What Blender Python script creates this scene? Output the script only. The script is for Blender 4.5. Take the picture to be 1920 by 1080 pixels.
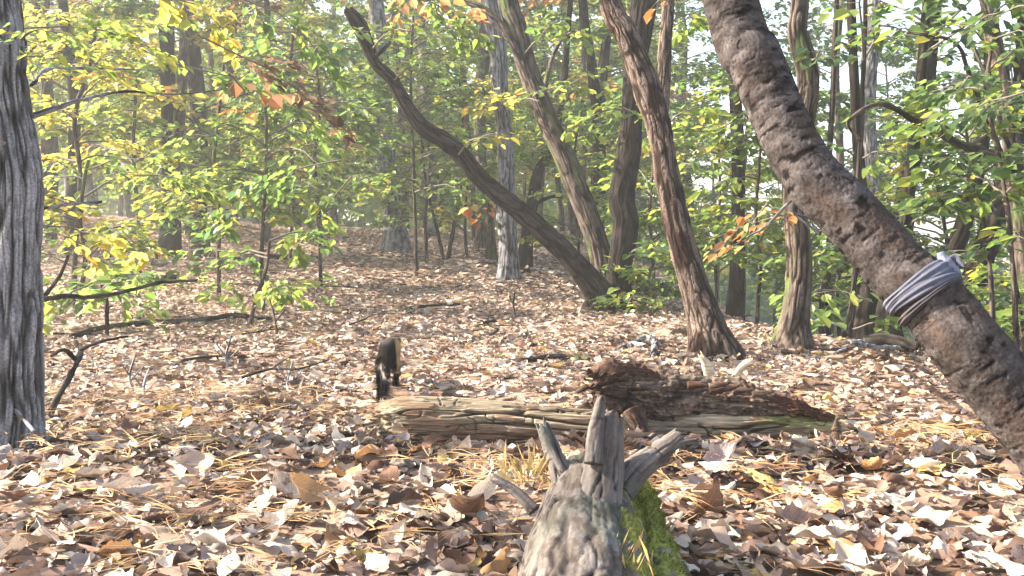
import bpy, math, random
import numpy as np
from mathutils import Vector

for o in list(bpy.data.objects):
    bpy.data.objects.remove(o, do_unlink=True)
R = np.random.RandomState(7)
random.seed(7)
scn = bpy.context.scene
COL = scn.collection

# ------------------------------------------------------------------ camera, sky, sun, exposure
F = 1844.0
PITCH = math.atan(90.0 / F)
CAM = np.array([0.0, 0.0, 0.6])
cd = bpy.data.cameras.new("camera")
cam = bpy.data.objects.new("camera", cd)
COL.objects.link(cam)
cam.location = CAM
cam.rotation_euler = (math.pi / 2 - PITCH, 0, 0)
cd.sensor_width = 36.0
cd.lens = 36.0 * F / 1920.0
cd.clip_start = 0.05
cd.clip_end = 600
cd.dof.use_dof = False
scn.camera = cam

SUN_EL = math.radians(32)
SUN_DIR = np.array([-0.93, 0.12, 0.0])      # horizontal direction towards the sun: from the left, a little beyond the floor
SUN_DIR /= np.linalg.norm(SUN_DIR)
world = bpy.data.worlds.new("World")
scn.world = world
world.use_nodes = True
wn = world.node_tree
wn.nodes.clear()
sky = wn.nodes.new('ShaderNodeTexSky')
sky.sky_type = 'NISHITA'
sky.sun_disc = False
sky.sun_elevation = SUN_EL
sky.sun_rotation = math.atan2(SUN_DIR[0], SUN_DIR[1])
sky.dust_density = 3.0
sky.air_density = 1.2
bg = wn.nodes.new('ShaderNodeBackground')
bg.inputs['Strength'].default_value = 0.10
wo = wn.nodes.new('ShaderNodeOutputWorld')
wn.links.new(sky.outputs[0], bg.inputs[0])
wn.links.new(bg.outputs[0], wo.inputs[0])

sl = bpy.data.lights.new("sun", 'SUN')
sl.energy = 5.0
sl.angle = math.radians(0.6)
sl.color = (1.0, 0.90, 0.75)
so = bpy.data.objects.new("sun", sl)
COL.objects.link(so)
sd = Vector((SUN_DIR[0] * math.cos(SUN_EL), SUN_DIR[1] * math.cos(SUN_EL), math.sin(SUN_EL)))
so.rotation_euler = sd.to_track_quat('Z', 'Y').to_euler()
so.location = (-10, -3, 12)

scn.view_settings.view_transform = 'Standard'
scn.view_settings.look = 'None'
scn.view_settings.exposure = 2.42
scn.view_settings.gamma = 1.0
scn.view_settings.use_curve_mapping = False
scn.render.engine = 'CYCLES'
scn.cycles.use_denoising = True
scn.cycles.max_bounces = 8
scn.cycles.diffuse_bounces = 4
scn.cycles.transmission_bounces = 4
scn.cycles.glossy_bounces = 2
scn.cycles.caustics_reflective = False
scn.cycles.caustics_refractive = False

# ------------------------------------------------------------------ noise
def _h(ix, iy, iz, seed):
    n = (ix.astype(np.int64) * 374761393 + iy.astype(np.int64) * 668265263 + iz.astype(np.int64) * 2147483647 + seed * 974634777) & 0xFFFFFFFF
    n = ((n ^ (n >> 13)) * 1274126177) & 0xFFFFFFFF
    n = ((n ^ (n >> 16)) * 2246822519) & 0xFFFFFFFF
    return ((n ^ (n >> 15)) & 0xFFFFFF) / float(0xFFFFFF)

def vnoise(x, y, z=None, seed=0):
    x = np.asarray(x, float); y = np.asarray(y, float)
    z = np.zeros_like(x) if z is None else np.asarray(z, float)
    x, y, z = np.broadcast_arrays(x, y, z)
    ix, iy, iz = np.floor(x), np.floor(y), np.floor(z)
    fx, fy, fz = x - ix, y - iy, z - iz
    fx, fy, fz = [f * f * (3 - 2 * f) for f in (fx, fy, fz)]
    ix, iy, iz = ix.astype(np.int64), iy.astype(np.int64), iz.astype(np.int64)
    r = 0
    for a in (0, 1):
        wa = fx if a else 1 - fx
        for b in (0, 1):
            wb = fy if b else 1 - fy
            for c in (0, 1):
                wc = fz if c else 1 - fz
                r = r + wa * wb * wc * _h(ix + a, iy + b, iz + c, seed)
    return r

def fbm(x, y, z=None, seed=0, o=3):
    r, a, t = 0, 1.0, 0
    z = 0 * np.asarray(x, float) if z is None else z
    for i in range(o):
        r = r + a * vnoise(np.asarray(x) * 2 ** i, np.asarray(y) * 2 ** i, np.asarray(z) * 2 ** i, seed + i * 17)
        t += a; a *= 0.5
    return r / t

def sstep(a, b, x):
    t = np.clip((x - a) / (b - a), 0, 1)
    return t * t * (3 - 2 * t)

# ------------------------------------------------------------------ terrain and picture rays
def H(x, y):
    x = np.asarray(x, float); y = np.asarray(y, float)
    rise = 0.052 * np.maximum(y - 7.0, 0) ** 1.0 * sstep(5, 13, y)
    rise = np.where(y > 22, 0.78 + 0.012 * (y - 22), rise)
    rise = np.minimum(rise, 1.3)
    left = 0.05 * np.maximum(-x - 4.0, 0) * sstep(3, 12, y)
    left = np.minimum(left, 1.5)
    xe = 2.7 - 0.75 * sstep(4.5, 7.0, y) - 1.05 * sstep(7.5, 10.0, y) + 0.3 * sstep(14, 25, y) + 1.2 * sstep(22, 34, y)
    d = x - xe
    fall = 0.42 * (np.sqrt(d * d + 0.12) + d) * 0.5 * sstep(3.0, 5.5, y)
    fall = np.minimum(fall, 4.5 + 0 * d)
    b = 0.07 * (fbm(x * 0.9, y * 0.9, seed=3, o=2) - 0.5) + 0.05 * (fbm(x * 3.1, y * 3.1, seed=9, o=2) - 0.5)
    return rise * (1 - 0.6 * sstep(2, 8, x)) + left - fall + b

FWD = np.array([0, math.cos(PITCH), -math.sin(PITCH)])
UP = np.array([0, math.sin(PITCH), math.cos(PITCH)])
def at(px, py, D):
    return CAM + D * (FWD + np.array([1.0, 0, 0]) * (px - 960) / F - UP * (py - 540) / F)

def gp(px, py):
    prev = 0.5
    D = 0.8
    while D < 60:
        p = at(px, py, D)
        if p[2] < float(H(p[0], p[1])):
            lo, hi = prev, D
            for _ in range(20):
                m = 0.5 * (lo + hi)
                p = at(px, py, m)
                if p[2] < float(H(p[0], p[1])): hi = m
                else: lo = m
            return at(px, py, hi), hi
        prev = D
        D *= 1.02
    return at(px, py, 30.0), 30.0

# ------------------------------------------------------------------ mesh helpers
def link(o, parent=None):
    COL.objects.link(o)
    if parent is not None:
        o.parent = parent
    return o

def tag(o, label=None, cat=None, group=None, kind=None):
    if label: o['label'] = label
    if cat: o['category'] = cat
    if group: o['group'] = group
    if kind: o['kind'] = kind
    return o

def mesh_data(name, V, faces, mat, col=None, uv=None, smooth=True):
    """faces: list of int arrays (n,3) or (n,4)"""
    me = bpy.data.meshes.new(name)
    V = np.asarray(V, np.float32)
    if not isinstance(faces, list): faces = [faces]
    faces = [np.asarray(f, np.int32) for f in faces if len(f)]
    nl = sum(f.size for f in faces); nf = sum(len(f) for f in faces)
    me.vertices.add(len(V)); me.loops.add(nl); me.polygons.add(nf)
    me.vertices.foreach_set('co', V.ravel())
    li = np.concatenate([f.ravel() for f in faces])
    me.loops.foreach_set('vertex_index', li)
    tot = np.concatenate([np.full(len(f), f.shape[1], np.int32) for f in faces])
    st = np.concatenate([[0], np.cumsum(tot)[:-1]]).astype(np.int32)
    me.polygons.foreach_set('loop_start', st)
    me.polygons.foreach_set('use_smooth', np.full(nf, smooth, bool))
    if col is not None:
        a = me.color_attributes.new('Col', 'FLOAT_COLOR', 'POINT')
        c = np.ones((len(V), 4), np.float32); c[:, :3] = np.clip(col, 0, 1)
        a.data.foreach_set('color', c.ravel())
    if uv is not None:
        u = me.uv_layers.new(name='UVMap')
        u.data.foreach_set('uv', np.asarray(uv, np.float32)[li].ravel())
    me.update(calc_edges=True)
    me.validate()
    me.materials.append(mat)
    return me

def mobj(name, V, faces, mat, parent=None, col=None, uv=None, smooth=True, origin=None):
    V = np.asarray(V, float)
    if origin is not None: V = V - np.asarray(origin)
    o = bpy.data.objects.new(name, mesh_data(name, V, faces, mat, col, uv, smooth))
    if origin is not None and parent is None: o.location = origin
    return link(o, parent)

def thing(name, label, cat, loc=(0, 0, 0), group=None):
    o = bpy.data.objects.new(name, None)
    o.empty_display_size = 0.1
    link(o); o.location = loc
    return tag(o, label, cat, group)

class MB:
    """collects pieces of one mesh"""
    def __init__(s): s.V = []; s.f4 = []; s.f3 = []; s.C = []; s.n = 0
    def add(s, V, f4=None, f3=None, C=None):
        V = np.asarray(V, float)
        s.V.append(V)
        if f4 is not None and len(f4): s.f4.append(np.asarray(f4) + s.n)
        if f3 is not None and len(f3): s.f3.append(np.asarray(f3) + s.n)
        C = np.asarray(C if C is not None else (0.2, 0.2, 0.2), float)
        if C.ndim == 1: C = np.tile(C, (len(V), 1))
        s.C.append(C); s.n += len(V)
    def build(s, name, mat, parent=None, origin=None, smooth=True):
        fs = []
        if s.f4: fs.append(np.concatenate(s.f4))
        if s.f3: fs.append(np.concatenate(s.f3))
        return mobj(name, np.concatenate(s.V), fs, mat, parent, np.concatenate(s.C), None, smooth, origin)
    def data(s, name, mat, smooth=True):
        fs = []
        if s.f4: fs.append(np.concatenate(s.f4))
        if s.f3: fs.append(np.concatenate(s.f3))
        return mesh_data(name, np.concatenate(s.V), fs, mat, np.concatenate(s.C), None, smooth)

def catmull(P, n_per=12):
    P = np.asarray(P, float)
    if len(P) < 3:
        t = np.linspace(0, 1, n_per + 1)[:, None]
        return P[0] * (1 - t) + P[-1] * t
    Q = np.vstack([2 * P[0] - P[1], P, 2 * P[-1] - P[-2]])
    out = []
    for i in range(1, len(Q) - 2):
        t = np.linspace(0, 1, n_per, endpoint=False)[:, None]
        a, b, c, d = Q[i - 1], Q[i], Q[i + 1], Q[i + 2]
        out.append(0.5 * (2 * b + (c - a) * t + (2 * a - 5 * b + 4 * c - d) * t ** 2 + (3 * b - a - 3 * c + d) * t ** 3))
    out.append(P[-1][None])
    return np.vstack(out)

def tube(P, rad, nu, step=None, nv=None, disp=None, colf=None, cap=(True, True), flat=1.0, ragged=(0, 0), curve=True, seed=0, vis_z=None, flare=0):
    """sweep: P (k,3), rad (k). disp(cx,cy,v,r)->(offset, h). colf(h,cx,cy,v,pos)->(n,3).  returns V,f4,f3,C"""
    PR = np.column_stack([P, rad])
    S = catmull(PR, 14) if curve else PR
    seg = np.linalg.norm(np.diff(S[:, :3], axis=0), axis=1)
    L = np.concatenate([[0], np.cumsum(seg)])
    if vis_z is not None:
        # rings are dense up to vis_z and coarse above it
        ab = np.where(S[:, 2] > vis_z)[0]
        Lc = L[ab[0]] if len(ab) else L[-1]
        v = np.arange(0, Lc, step)
        if Lc < L[-1]: v = np.concatenate([v, np.linspace(Lc, L[-1], max(3, int((L[-1] - Lc) / (step * 8))))])
        v = np.append(v, L[-1]) if v[-1] < L[-1] else v
    elif nv: v = np.linspace(0, L[-1], nv)
    else: v = np.linspace(0, L[-1], max(3, int(L[-1] / step) + 1))
    C = np.column_stack([np.interp(v, L, S[:, i]) for i in range(4)])
    c, r = C[:, :3], C[:, 3]
    T = np.gradient(c, axis=0); T /= np.linalg.norm(T, axis=1)[:, None] + 1e-12
    N = np.zeros_like(T)
    a = np.array([1.0, 0, 0]) if abs(T[0][0]) < 0.8 else np.array([0, 0, 1.0])
    N[0] = a - T[0] * a.dot(T[0]); N[0] /= np.linalg.norm(N[0])
    for i in range(1, len(T)):
        n = N[i - 1] - T[i] * N[i - 1].dot(T[i])
        N[i] = n / np.linalg.norm(n)
    B = np.cross(T, N)
    th = np.linspace(0, 2 * np.pi, nu, endpoint=False)
    ct, st = np.cos(th)[None, :], np.sin(th)[None, :]
    rr = r[:, None] * np.ones_like(ct)
    cx, cy, vv = rr * ct, rr * st, v[:, None] + 0 * rr
    if disp is not None:
        off, hh = disp(cx + seed * 3.7, cy + seed * 1.3, vv, rr)
        off = off - off.mean(1, keepdims=True) * (rr < 0.02)
        rr = rr + np.clip(off, -0.4 * rr, 0.5 * rr)
    else: hh = 0 * rr + 0.5
    if flare:
        rr = rr * (1 + flare * np.exp(-vv / 0.12) * (0.55 + 0.9 * fbm(ct * 1.6 + seed, st * 1.6, vv * 2, seed=5, o=2)))
    sh = np.zeros_like(rr)
    if ragged[0]:
        sh += -ragged[0] * (fbm(ct * 1.6 + seed, st * 1.6, 0 * vv, seed=31, o=3) - 0.4) * 2 * np.exp(-vv / (0.6 * abs(ragged[0]) + 0.01))
    if ragged[1]:
        sh += ragged[1] * (fbm(ct * 1.6 + seed, st * 1.6, 0 * vv + 4, seed=37, o=3) - 0.4) * 2 * np.exp(-(L[-1] - vv) / (0.6 * abs(ragged[1]) + 0.01))
    V = c[:, None, :] + N[:, None, :] * (rr * ct)[..., None] + B[:, None, :] * (rr * st * flat)[..., None] + T[:, None, :] * sh[..., None]
    m = len(v)
    V = V.reshape(-1, 3)
    i = np.arange(m - 1)[:, None] * nu; j = np.arange(nu)[None, :]; j2 = (j + 1) % nu
    f4 = np.stack([i + j, i + j2, i + nu + j2, i + nu + j], -1).reshape(-1, 4)
    if colf is not None: CC = colf(hh, cx + seed * 3.7, cy + seed * 1.3, vv, V.reshape(m, nu, 3)).reshape(-1, 3)
    else: CC = np.tile(np.array([0.2, 0.17, 0.14]), (len(V), 1))
    f3 = []
    for e, do in enumerate(cap):
        if do:
            ring = (np.arange(nu) if e == 0 else (m - 1) * nu + np.arange(nu))
            cen = V[ring].mean(0)
            # an inset ring pushed inwards so a broken end is hollow and ragged
            ins = cen + (V[ring] - cen) * 0.6
            ax = T[0] if e == 0 else -T[-1]
            amp = abs(ragged[e]) * 0.5
            ins = ins + ax * (amp * (0.2 + fbm(np.cos(th) * 5, np.sin(th) * 5, 0 * th + e, seed=41 + seed, o=2)))[:, None]
            base = len(V)
            V = np.vstack([V, ins, (cen + ax * amp * 0.5)[None]])
            cc = CC[ring]
            CC = np.vstack([CC, cc * 0.9, cc.mean(0)[None]])
            k = np.arange(nu); k2 = (k + 1) % nu
            q = np.stack([ring[k], ring[k2], base + k2, base + k], -1)
            t = np.stack([base + k, base + k2, np.full(nu, base + nu)], -1)
            if e == 0: q = q[:, ::-1]; t = t[:, ::-1]
            f4 = np.vstack([f4, q]); f3.append(t)
    f3 = np.vstack(f3) if f3 else None
    return V, f4, f3, CC

# ------------------------------------------------------------------ materials
def new_mat(name):
    m = bpy.data.materials.new(name); m.use_nodes = True
    m.node_tree.nodes.clear()
    return m, m.node_tree.nodes, m.node_tree.links

def attr_mat(name, rough=0.8, bump=0.3, scale=120.0, var=0.35, stretch=(1, 1, 1), spec=0.2, coarse=9.0, bump_dist=0.004):
    m, N, L = new_mat(name)
    out = N.new('ShaderNodeOutputMaterial'); p = N.new('ShaderNodeBsdfPrincipled')
    a = N.new('ShaderNodeAttribute'); a.attribute_name = 'Col'
    tc = N.new('ShaderNodeTexCoord'); mp = N.new('ShaderNodeMapping'); mp.inputs['Scale'].default_value = stretch
    n = N.new('ShaderNodeTexNoise'); n.inputs['Scale'].default_value = scale; n.inputs['Detail'].default_value = 5
    n2 = N.new('ShaderNodeTexNoise'); n2.inputs['Scale'].default_value = coarse; n2.inputs['Detail'].default_value = 4
    mr = N.new('ShaderNodeMapRange'); mr.inputs[1].default_value = 0.25; mr.inputs[2].default_value = 0.75
    mr.inputs[3].default_value = 1 - var; mr.inputs[4].default_value = 1 + var
    mr2 = N.new('ShaderNodeMapRange'); mr2.inputs[1].default_value = 0.3; mr2.inputs[2].default_value = 0.7
    mr2.inputs[3].default_value = 0.8; mr2.inputs[4].default_value = 1.25
    mul = N.new('ShaderNodeMath'); mul.operation = 'MULTIPLY'
    vm = N.new('ShaderNodeVectorMath'); vm.operation = 'SCALE'
    b = N.new('ShaderNodeBump'); b.inputs['Strength'].default_value = bump; b.inputs['Distance'].default_value = bump_dist
    L.new(tc.outputs['Object'], mp.inputs[0]); L.new(mp.outputs[0], n.inputs['Vector']); L.new(tc.outputs['Object'], n2.inputs['Vector'])
    L.new(n.outputs[0], mr.inputs[0]); L.new(n2.outputs[0], mr2.inputs[0])
    L.new(mr.outputs[0], mul.inputs[0]); L.new(mr2.outputs[0], mul.inputs[1])
    L.new(a.outputs['Color'], vm.inputs[0]); L.new(mul.outputs[0], vm.inputs['Scale'])
    L.new(vm.outputs[0], p.inputs['Base Color']); L.new(n.outputs[0], b.inputs['Height']); L.new(b.outputs[0], p.inputs['Normal'])
    p.inputs['Roughness'].default_value = rough; p.inputs['Specular IOR Level'].default_value = spec
    L.new(p.outputs[0], out.inputs[0])
    return m

def leaf_mat(name, trans=0.45, rough=0.5, mode='attr', ramp=None, veins=True, spec=0.3, tint=(1, 1, 1)):
    m, N, L = new_mat(name)
    out = N.new('ShaderNodeOutputMaterial'); p = N.new('ShaderNodeBsdfPrincipled'); t = N.new('ShaderNodeBsdfTranslucent')
    mx = N.new('ShaderNodeMixShader'); mx.inputs[0].default_value = trans
    if mode == 'attr':
        a = N.new('ShaderNodeAttribute'); a.attribute_name = 'Col'; col = a.outputs['Color']
    else:
        oi = N.new('ShaderNodeObjectInfo'); cr = N.new('ShaderNodeValToRGB'); cr.color_ramp.interpolation = 'CONSTANT'
        el = cr.color_ramp.elements
        while len(el) > 1: el.remove(el[-1])
        for i, (pos, c) in enumerate(ramp):
            e = el[0] if i == 0 else el.new(pos)
            e.position = pos; e.color = (*c, 1)
        L.new(oi.outputs['Random'], cr.inputs[0]); col = cr.outputs[0]
    if mode != 'attr' or veins:
        tc = N.new('ShaderNodeTexCoord')
        n = N.new('ShaderNodeTexNoise'); n.inputs['Scale'].default_value = 45; n.inputs['Detail'].default_value = 5
        L.new(tc.outputs['Object'], n.inputs['Vector'])
        mr = N.new('ShaderNodeMapRange'); mr.inputs[1].default_value = 0.3; mr.inputs[2].default_value = 0.7
        mr.inputs[3].default_value = 0.80; mr.inputs[4].default_value = 1.15
        L.new(n.outputs[0], mr.inputs[0])
        vm = N.new('ShaderNodeVectorMath'); vm.operation = 'SCALE'
        L.new(col, vm.inputs[0]); L.new(mr.outputs[0], vm.inputs['Scale']); col = vm.outputs[0]
        b = N.new('ShaderNodeBump'); b.inputs['Strength'].default_value = 0.35; b.inputs['Distance'].default_value = 0.003
        if mode != 'attr':
            # ribs running out from the midrib, in the leaf's own uv
            uv = N.new('ShaderNodeUVMap'); sp = N.new('ShaderNodeSeparateXYZ'); L.new(uv.outputs[0], sp.inputs[0])
            ab = N.new('ShaderNodeMath'); ab.operation = 'ABSOLUTE'; L.new(sp.outputs[1], ab.inputs[0])
            ma = N.new('ShaderNodeMath'); ma.operation = 'MULTIPLY_ADD'; ma.inputs[1].default_value = -0.35
            L.new(ab.outputs[0], ma.inputs[0]); L.new(sp.outputs[0], ma.inputs[2])
            sc = N.new('ShaderNodeMath'); sc.operation = 'MULTIPLY'; sc.inputs[1].default_value = 62.0; L.new(ma.outputs[0], sc.inputs[0])
            si = N.new('ShaderNodeMath'); si.operation = 'SINE'; L.new(sc.outputs[0], si.inputs[0])
            ad = N.new('ShaderNodeMath'); ad.operation = 'MULTIPLY_ADD'; ad.inputs[1].default_value = 0.25; L.new(si.outputs[0], ad.inputs[0]); L.new(n.outputs[0], ad.inputs[2])
            L.new(ad.outputs[0], b.inputs['Height'])
            # pale midrib, slightly paler side ribs, and rotted dark spots
            mrb = N.new('ShaderNodeMapRange'); mrb.inputs[1].default_value = 0.03; mrb.inputs[2].default_value = 0.10; mrb.inputs[3].default_value = 1.35; mrb.inputs[4].default_value = 1.0
            L.new(ab.outputs[0], mrb.inputs[0])
            rb = N.new('ShaderNodeMapRange'); rb.inputs[1].default_value = 0.8; rb.inputs[2].default_value = 1.0; rb.inputs[3].default_value = 1.0; rb.inputs[4].default_value = 1.22
            L.new(si.outputs[0], rb.inputs[0])
            n3 = N.new('ShaderNodeTexNoise'); n3.inputs['Scale'].default_value = 7; n3.inputs['Detail'].default_value = 6; n3.inputs['Roughness'].default_value = 0.7
            ov = N.new('ShaderNodeVectorMath'); ov.operation = 'ADD'
            L.new(tc.outputs['Object'], ov.inputs[0]); L.new(oi.outputs['Location'], ov.inputs[1]); L.new(ov.outputs[0], n3.inputs['Vector'])
            sp3 = N.new('ShaderNodeMapRange'); sp3.inputs[1].default_value = 0.56; sp3.inputs[2].default_value = 0.64; sp3.inputs[3].default_value = 1.0; sp3.inputs[4].default_value = 0.45
            L.new(n3.outputs[0], sp3.inputs[0])
            m1 = N.new('ShaderNodeMath'); m1.operation = 'MULTIPLY'; L.new(mrb.outputs[0], m1.inputs[0]); L.new(rb.outputs[0], m1.inputs[1])
            m2 = N.new('ShaderNodeMath'); m2.operation = 'MULTIPLY'; L.new(m1.outputs[0], m2.inputs[0]); L.new(sp3.outputs[0], m2.inputs[1])
            vm2 = N.new('ShaderNodeVectorMath'); vm2.operation = 'SCALE'; L.new(col, vm2.inputs[0]); L.new(m2.outputs[0], vm2.inputs['Scale']); col = vm2.outputs[0]
        else: L.new(n.outputs[0], b.inputs['Height'])
        L.new(b.outputs[0], p.inputs['Normal'])
    L.new(col, p.inputs['Base Color'])
    tcl = N.new('ShaderNodeVectorMath'); tcl.operation = 'MULTIPLY'; tcl.inputs[1].default_value = tint
    L.new(col, tcl.inputs[0]); L.new(tcl.outputs[0], t.inputs['Color'])
    p.inputs['Roughness'].default_value = rough; p.inputs['Specular IOR Level'].default_value = spec
    L.new(p.outputs[0], mx.inputs[1]); L.new(t.outputs[0], mx.inputs[2]); L.new(mx.outputs[0], out.inputs[0])
    return m

M_bark = attr_mat('bark', 0.92, 0.55, 150, 0.45, spec=0.04)
M_barkfar = attr_mat('bark_far', 0.9, 0.3, 40, 0.3, spec=0.04)
M_wood = attr_mat('weathered_wood', 0.85, 0.6, 190, 0.5, stretch=(0.12, 1, 1), spec=0.25)
M_stump = attr_mat('grey_dead_wood', 0.7, 0.4, 150, 0.22, spec=0.25)
M_twig = attr_mat('twig_bark', 0.8, 0.2, 90, 0.25, spec=0.15)
M_leaf = leaf_mat('green_leaf', 0.55, 0.45, veins=False, spec=0.35, tint=(1.6, 1.6, 1.5))
M_litter = leaf_mat('leaf_litter', 0.18, 0.6, spec=0.25)
M_needle = attr_mat('pine_needle', 0.6, 0.0, 60, 0.2)
M_moss = attr_mat('moss', 0.95, 0.5, 250, 0.4, spec=0.1)
M_fur = attr_mat('fur', 0.9, 0.3, 220, 0.3, spec=0.04)
M_cloth = attr_mat('cloth', 0.95, 0.6, 420, 0.35, spec=0.15, bump_dist=0.001)

# fallen-leaf colours: bleached undersides, tan, pinkish brown, dark brown, purple grey, ochre
PAL = [((0.54, 0.46, 0.38), 10), ((0.44, 0.35, 0.28), 19), ((0.35, 0.255, 0.195), 22), ((0.22, 0.14, 0.105), 18),
       ((0.13, 0.068, 0.042), 13), ((0.30, 0.235, 0.22), 11), ((0.36, 0.20, 0.09), 5), ((0.46, 0.33, 0.11), 3), ((0.05, 0.028, 0.02), 8)]
PC = np.array([p[0] for p in PAL]); PW = np.array([p[1] for p in PAL], float); PW /= PW.sum()
ramp = []; acc = 0
order = list(range(len(PAL)))
for i in order:
    ramp.append((acc, PAL[i][0])); acc += PW[i]
M_fallen = leaf_mat('fallen_leaf', 0.15, 0.55, mode='obj', ramp=ramp, spec=0.3)

# ------------------------------------------------------------------ ground
def ground_mat():
    m, N, L = new_mat('forest_floor')
    out = N.new('ShaderNodeOutputMaterial'); p = N.new('ShaderNodeBsdfPrincipled')
    tc = N.new('ShaderNodeTexCoord')
    v = N.new('ShaderNodeTexVoronoi'); v.inputs['Scale'].default_value = 11
    nz = N.new('ShaderNodeTexNoise'); nz.inputs['Scale'].default_value = 6; nz.inputs['Detail'].default_value = 6
    mixv = N.new('ShaderNodeVectorMath'); mixv.operation = 'MULTIPLY_ADD'; mixv.inputs[1].default_value = (0.25, 0.25, 0.25)
    L.new(tc.outputs['Object'], nz.inputs['Vector']); L.new(nz.outputs['Color'], mixv.inputs[0]); L.new(tc.outputs['Object'], mixv.inputs[2])
    L.new(mixv.outputs[0], v.inputs['Vector'])
    sp = N.new('ShaderNodeSeparateColor'); L.new(v.outputs['Color'], sp.inputs[0])
    cr = N.new('ShaderNodeValToRGB'); e = cr.color_ramp.elements
    e[0].position = 0; e[0].color = (0.05, 0.03, 0.02, 1); e[1].position = 1; e[1].color = (0.36, 0.28, 0.23, 1)
    for q, c in ((0.3, (0.12, 0.075, 0.05)), (0.6, (0.22, 0.15, 0.11)), (0.8, (0.3, 0.22, 0.17))):
        x = e.new(q); x.color = (*c, 1)
    L.new(sp.outputs[0], cr.inputs[0])
    b = N.new('ShaderNodeBump'); b.inputs['Strength'].default_value = 0.8; b.inputs['Distance'].default_value = 0.02
    L.new(v.outputs['Distance'], b.inputs['Height'])
    L.new(cr.outputs[0], p.inputs['Base Color']); L.new(b.outputs[0], p.inputs['Normal'])
    p.inputs['Roughness'].default_value = 0.9; p.inputs['Specular IOR Level'].default_value = 0.1
    L.new(p.outputs[0], out.inputs[0])
    return m
M_ground = ground_mat()
s = np.linspace(-1, 1, 260)
gx = 160 * np.sinh(s * 5.0) / np.sinh(5.0)
t = np.linspace(0, 1, 260)
gy = -12 + 12 * (1 - (1 - np.minimum(t / 0.12, 1)) ** 2) + 220 * np.maximum(t - 0.12, 0) ** 3 / 0.88 ** 3 + 6 * np.maximum(t - 0.12, 0)
X, Y = np.meshgrid(gx, gy)
V = np.stack([X, Y, H(X, Y) - 0.012], -1).reshape(-1, 3)
n = 260
i, j = np.meshgrid(np.arange(n - 1), np.arange(n - 1), indexing='ij')
a = (i * n + j).ravel()
ground = mobj('ground', V, np.stack([a, a + 1, a + n + 1, a + n], -1), M_ground)
tag(ground, kind='structure')

# ------------------------------------------------------------------ leaf templates
def fallen_template(ns, na, lobes, lobe_amp, cup, bend, twist, wave, seed, wid=0.27):
    """length 1 along x; returns V, f4, uv"""
    t = np.linspace(0, 1, ns)
    w = wid * np.sin(np.pi * np.clip(t, 0, 1) ** 1.15) ** 0.75
    w = w * (1 + lobe_amp * np.sin(2 * np.pi * lobes * t + 0.6)) + 0.006
    sv = np.linspace(-1, 1, na)
    TT, SS = np.meshgrid(t, sv, indexing='ij')
    wl = w[:, None] * SS * (1 + 0.1 * np.sign(SS) * np.sin(7 * TT + seed))
    ang = cup * (SS * np.abs(SS) ** 0.2) * (0.6 + 0.8 * TT)
    x = TT - 0.5
    rad = np.abs(wl)
    y = wl * np.cos(ang * 0.9)
    z = rad * np.sin(np.abs(ang)) * np.sign(cup)
    z = z + wave * np.sin(2 * np.pi * (TT * 2.3 + seed * 0.37)) * SS * 0.5 + wave * 0.7 * (vnoise(TT * 4 + seed * 9, SS * 2 + 5, seed=seed) - 0.5)
    tw = twist * x
    y, z = y * np.cos(tw) - z * np.sin(tw), y * np.sin(tw) + z * np.cos(tw)
    if abs(bend) > 1e-3:
        rb = 1 / bend
        xx = (rb - z) * np.sin(x / rb); zz = rb - (rb - z) * np.cos(x / rb)
        x, z = xx, zz
    V = np.stack([x, y, z], -1).reshape(-1, 3)
    V[:, 2] -= V[:, 2].min() * 0.7
    i, j = np.meshgrid(np.arange(ns - 1), np.arange(na - 1), indexing='ij')
    a = (i * na + j).ravel()
    return V, np.stack([a, a + na, a + na + 1, a + 1], -1), np.stack([TT, SS], -1).reshape(-1, 2)

def rot_from(dirv, nrm):
    d = dirv / (np.linalg.norm(dirv, axis=1)[:, None] + 1e-9)
    s = np.cross(nrm, d); s /= np.linalg.norm(s, axis=1)[:, None] + 1e-9
    u = np.cross(d, s)
    return np.stack([d, s, u], -1)          # columns

def scatter(templates, pos, dirv, nrm, size, col, rng):
    mb = MB()
    which = rng.randint(0, len(templates), len(pos))
    Rm = rot_from(dirv, nrm)
    for k, (tv, tf) in enumerate(templates):
        ix = np.where(which == k)[0]
        if not len(ix): continue
        W = np.einsum('nij,kj->nki', Rm[ix], tv) * size[ix][:, None, None] + pos[ix][:, None, :]
        nv = len(tv)
        f = (tf[None] + (np.arange(len(ix)) * nv)[:, None, None]).reshape(-1, tf.shape[1])
        C = np.repeat(col[ix], nv, axis=0)
        mb.add(W.reshape(-1, 3), f4=f, C=C)
    return mb

# ------------------------------------------------------------------ litter
def in_view(x, y, m=0.06):
    return np.abs(x) < (0.5206 + m) * y + 0.35
def litter_points(n, y0, y1, rng, power=1.0):
    y = (rng.rand(n * 2) * (y1 ** (2 * power) - y0 ** (2 * power)) + y0 ** (2 * power)) ** (0.5 / power)
    x = (rng.rand(n * 2) * 2 - 1) * (0.60 * y + 0.5)
    return x[:n], y[:n]

def nrm_random(n, tilt, rng):
    a = rng.rand(n) * 2 * np.pi; t = np.abs(rng.randn(n)) * tilt
    return np.stack([np.sin(t) * np.cos(a), np.sin(t) * np.sin(a), np.cos(t)], -1)

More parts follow.
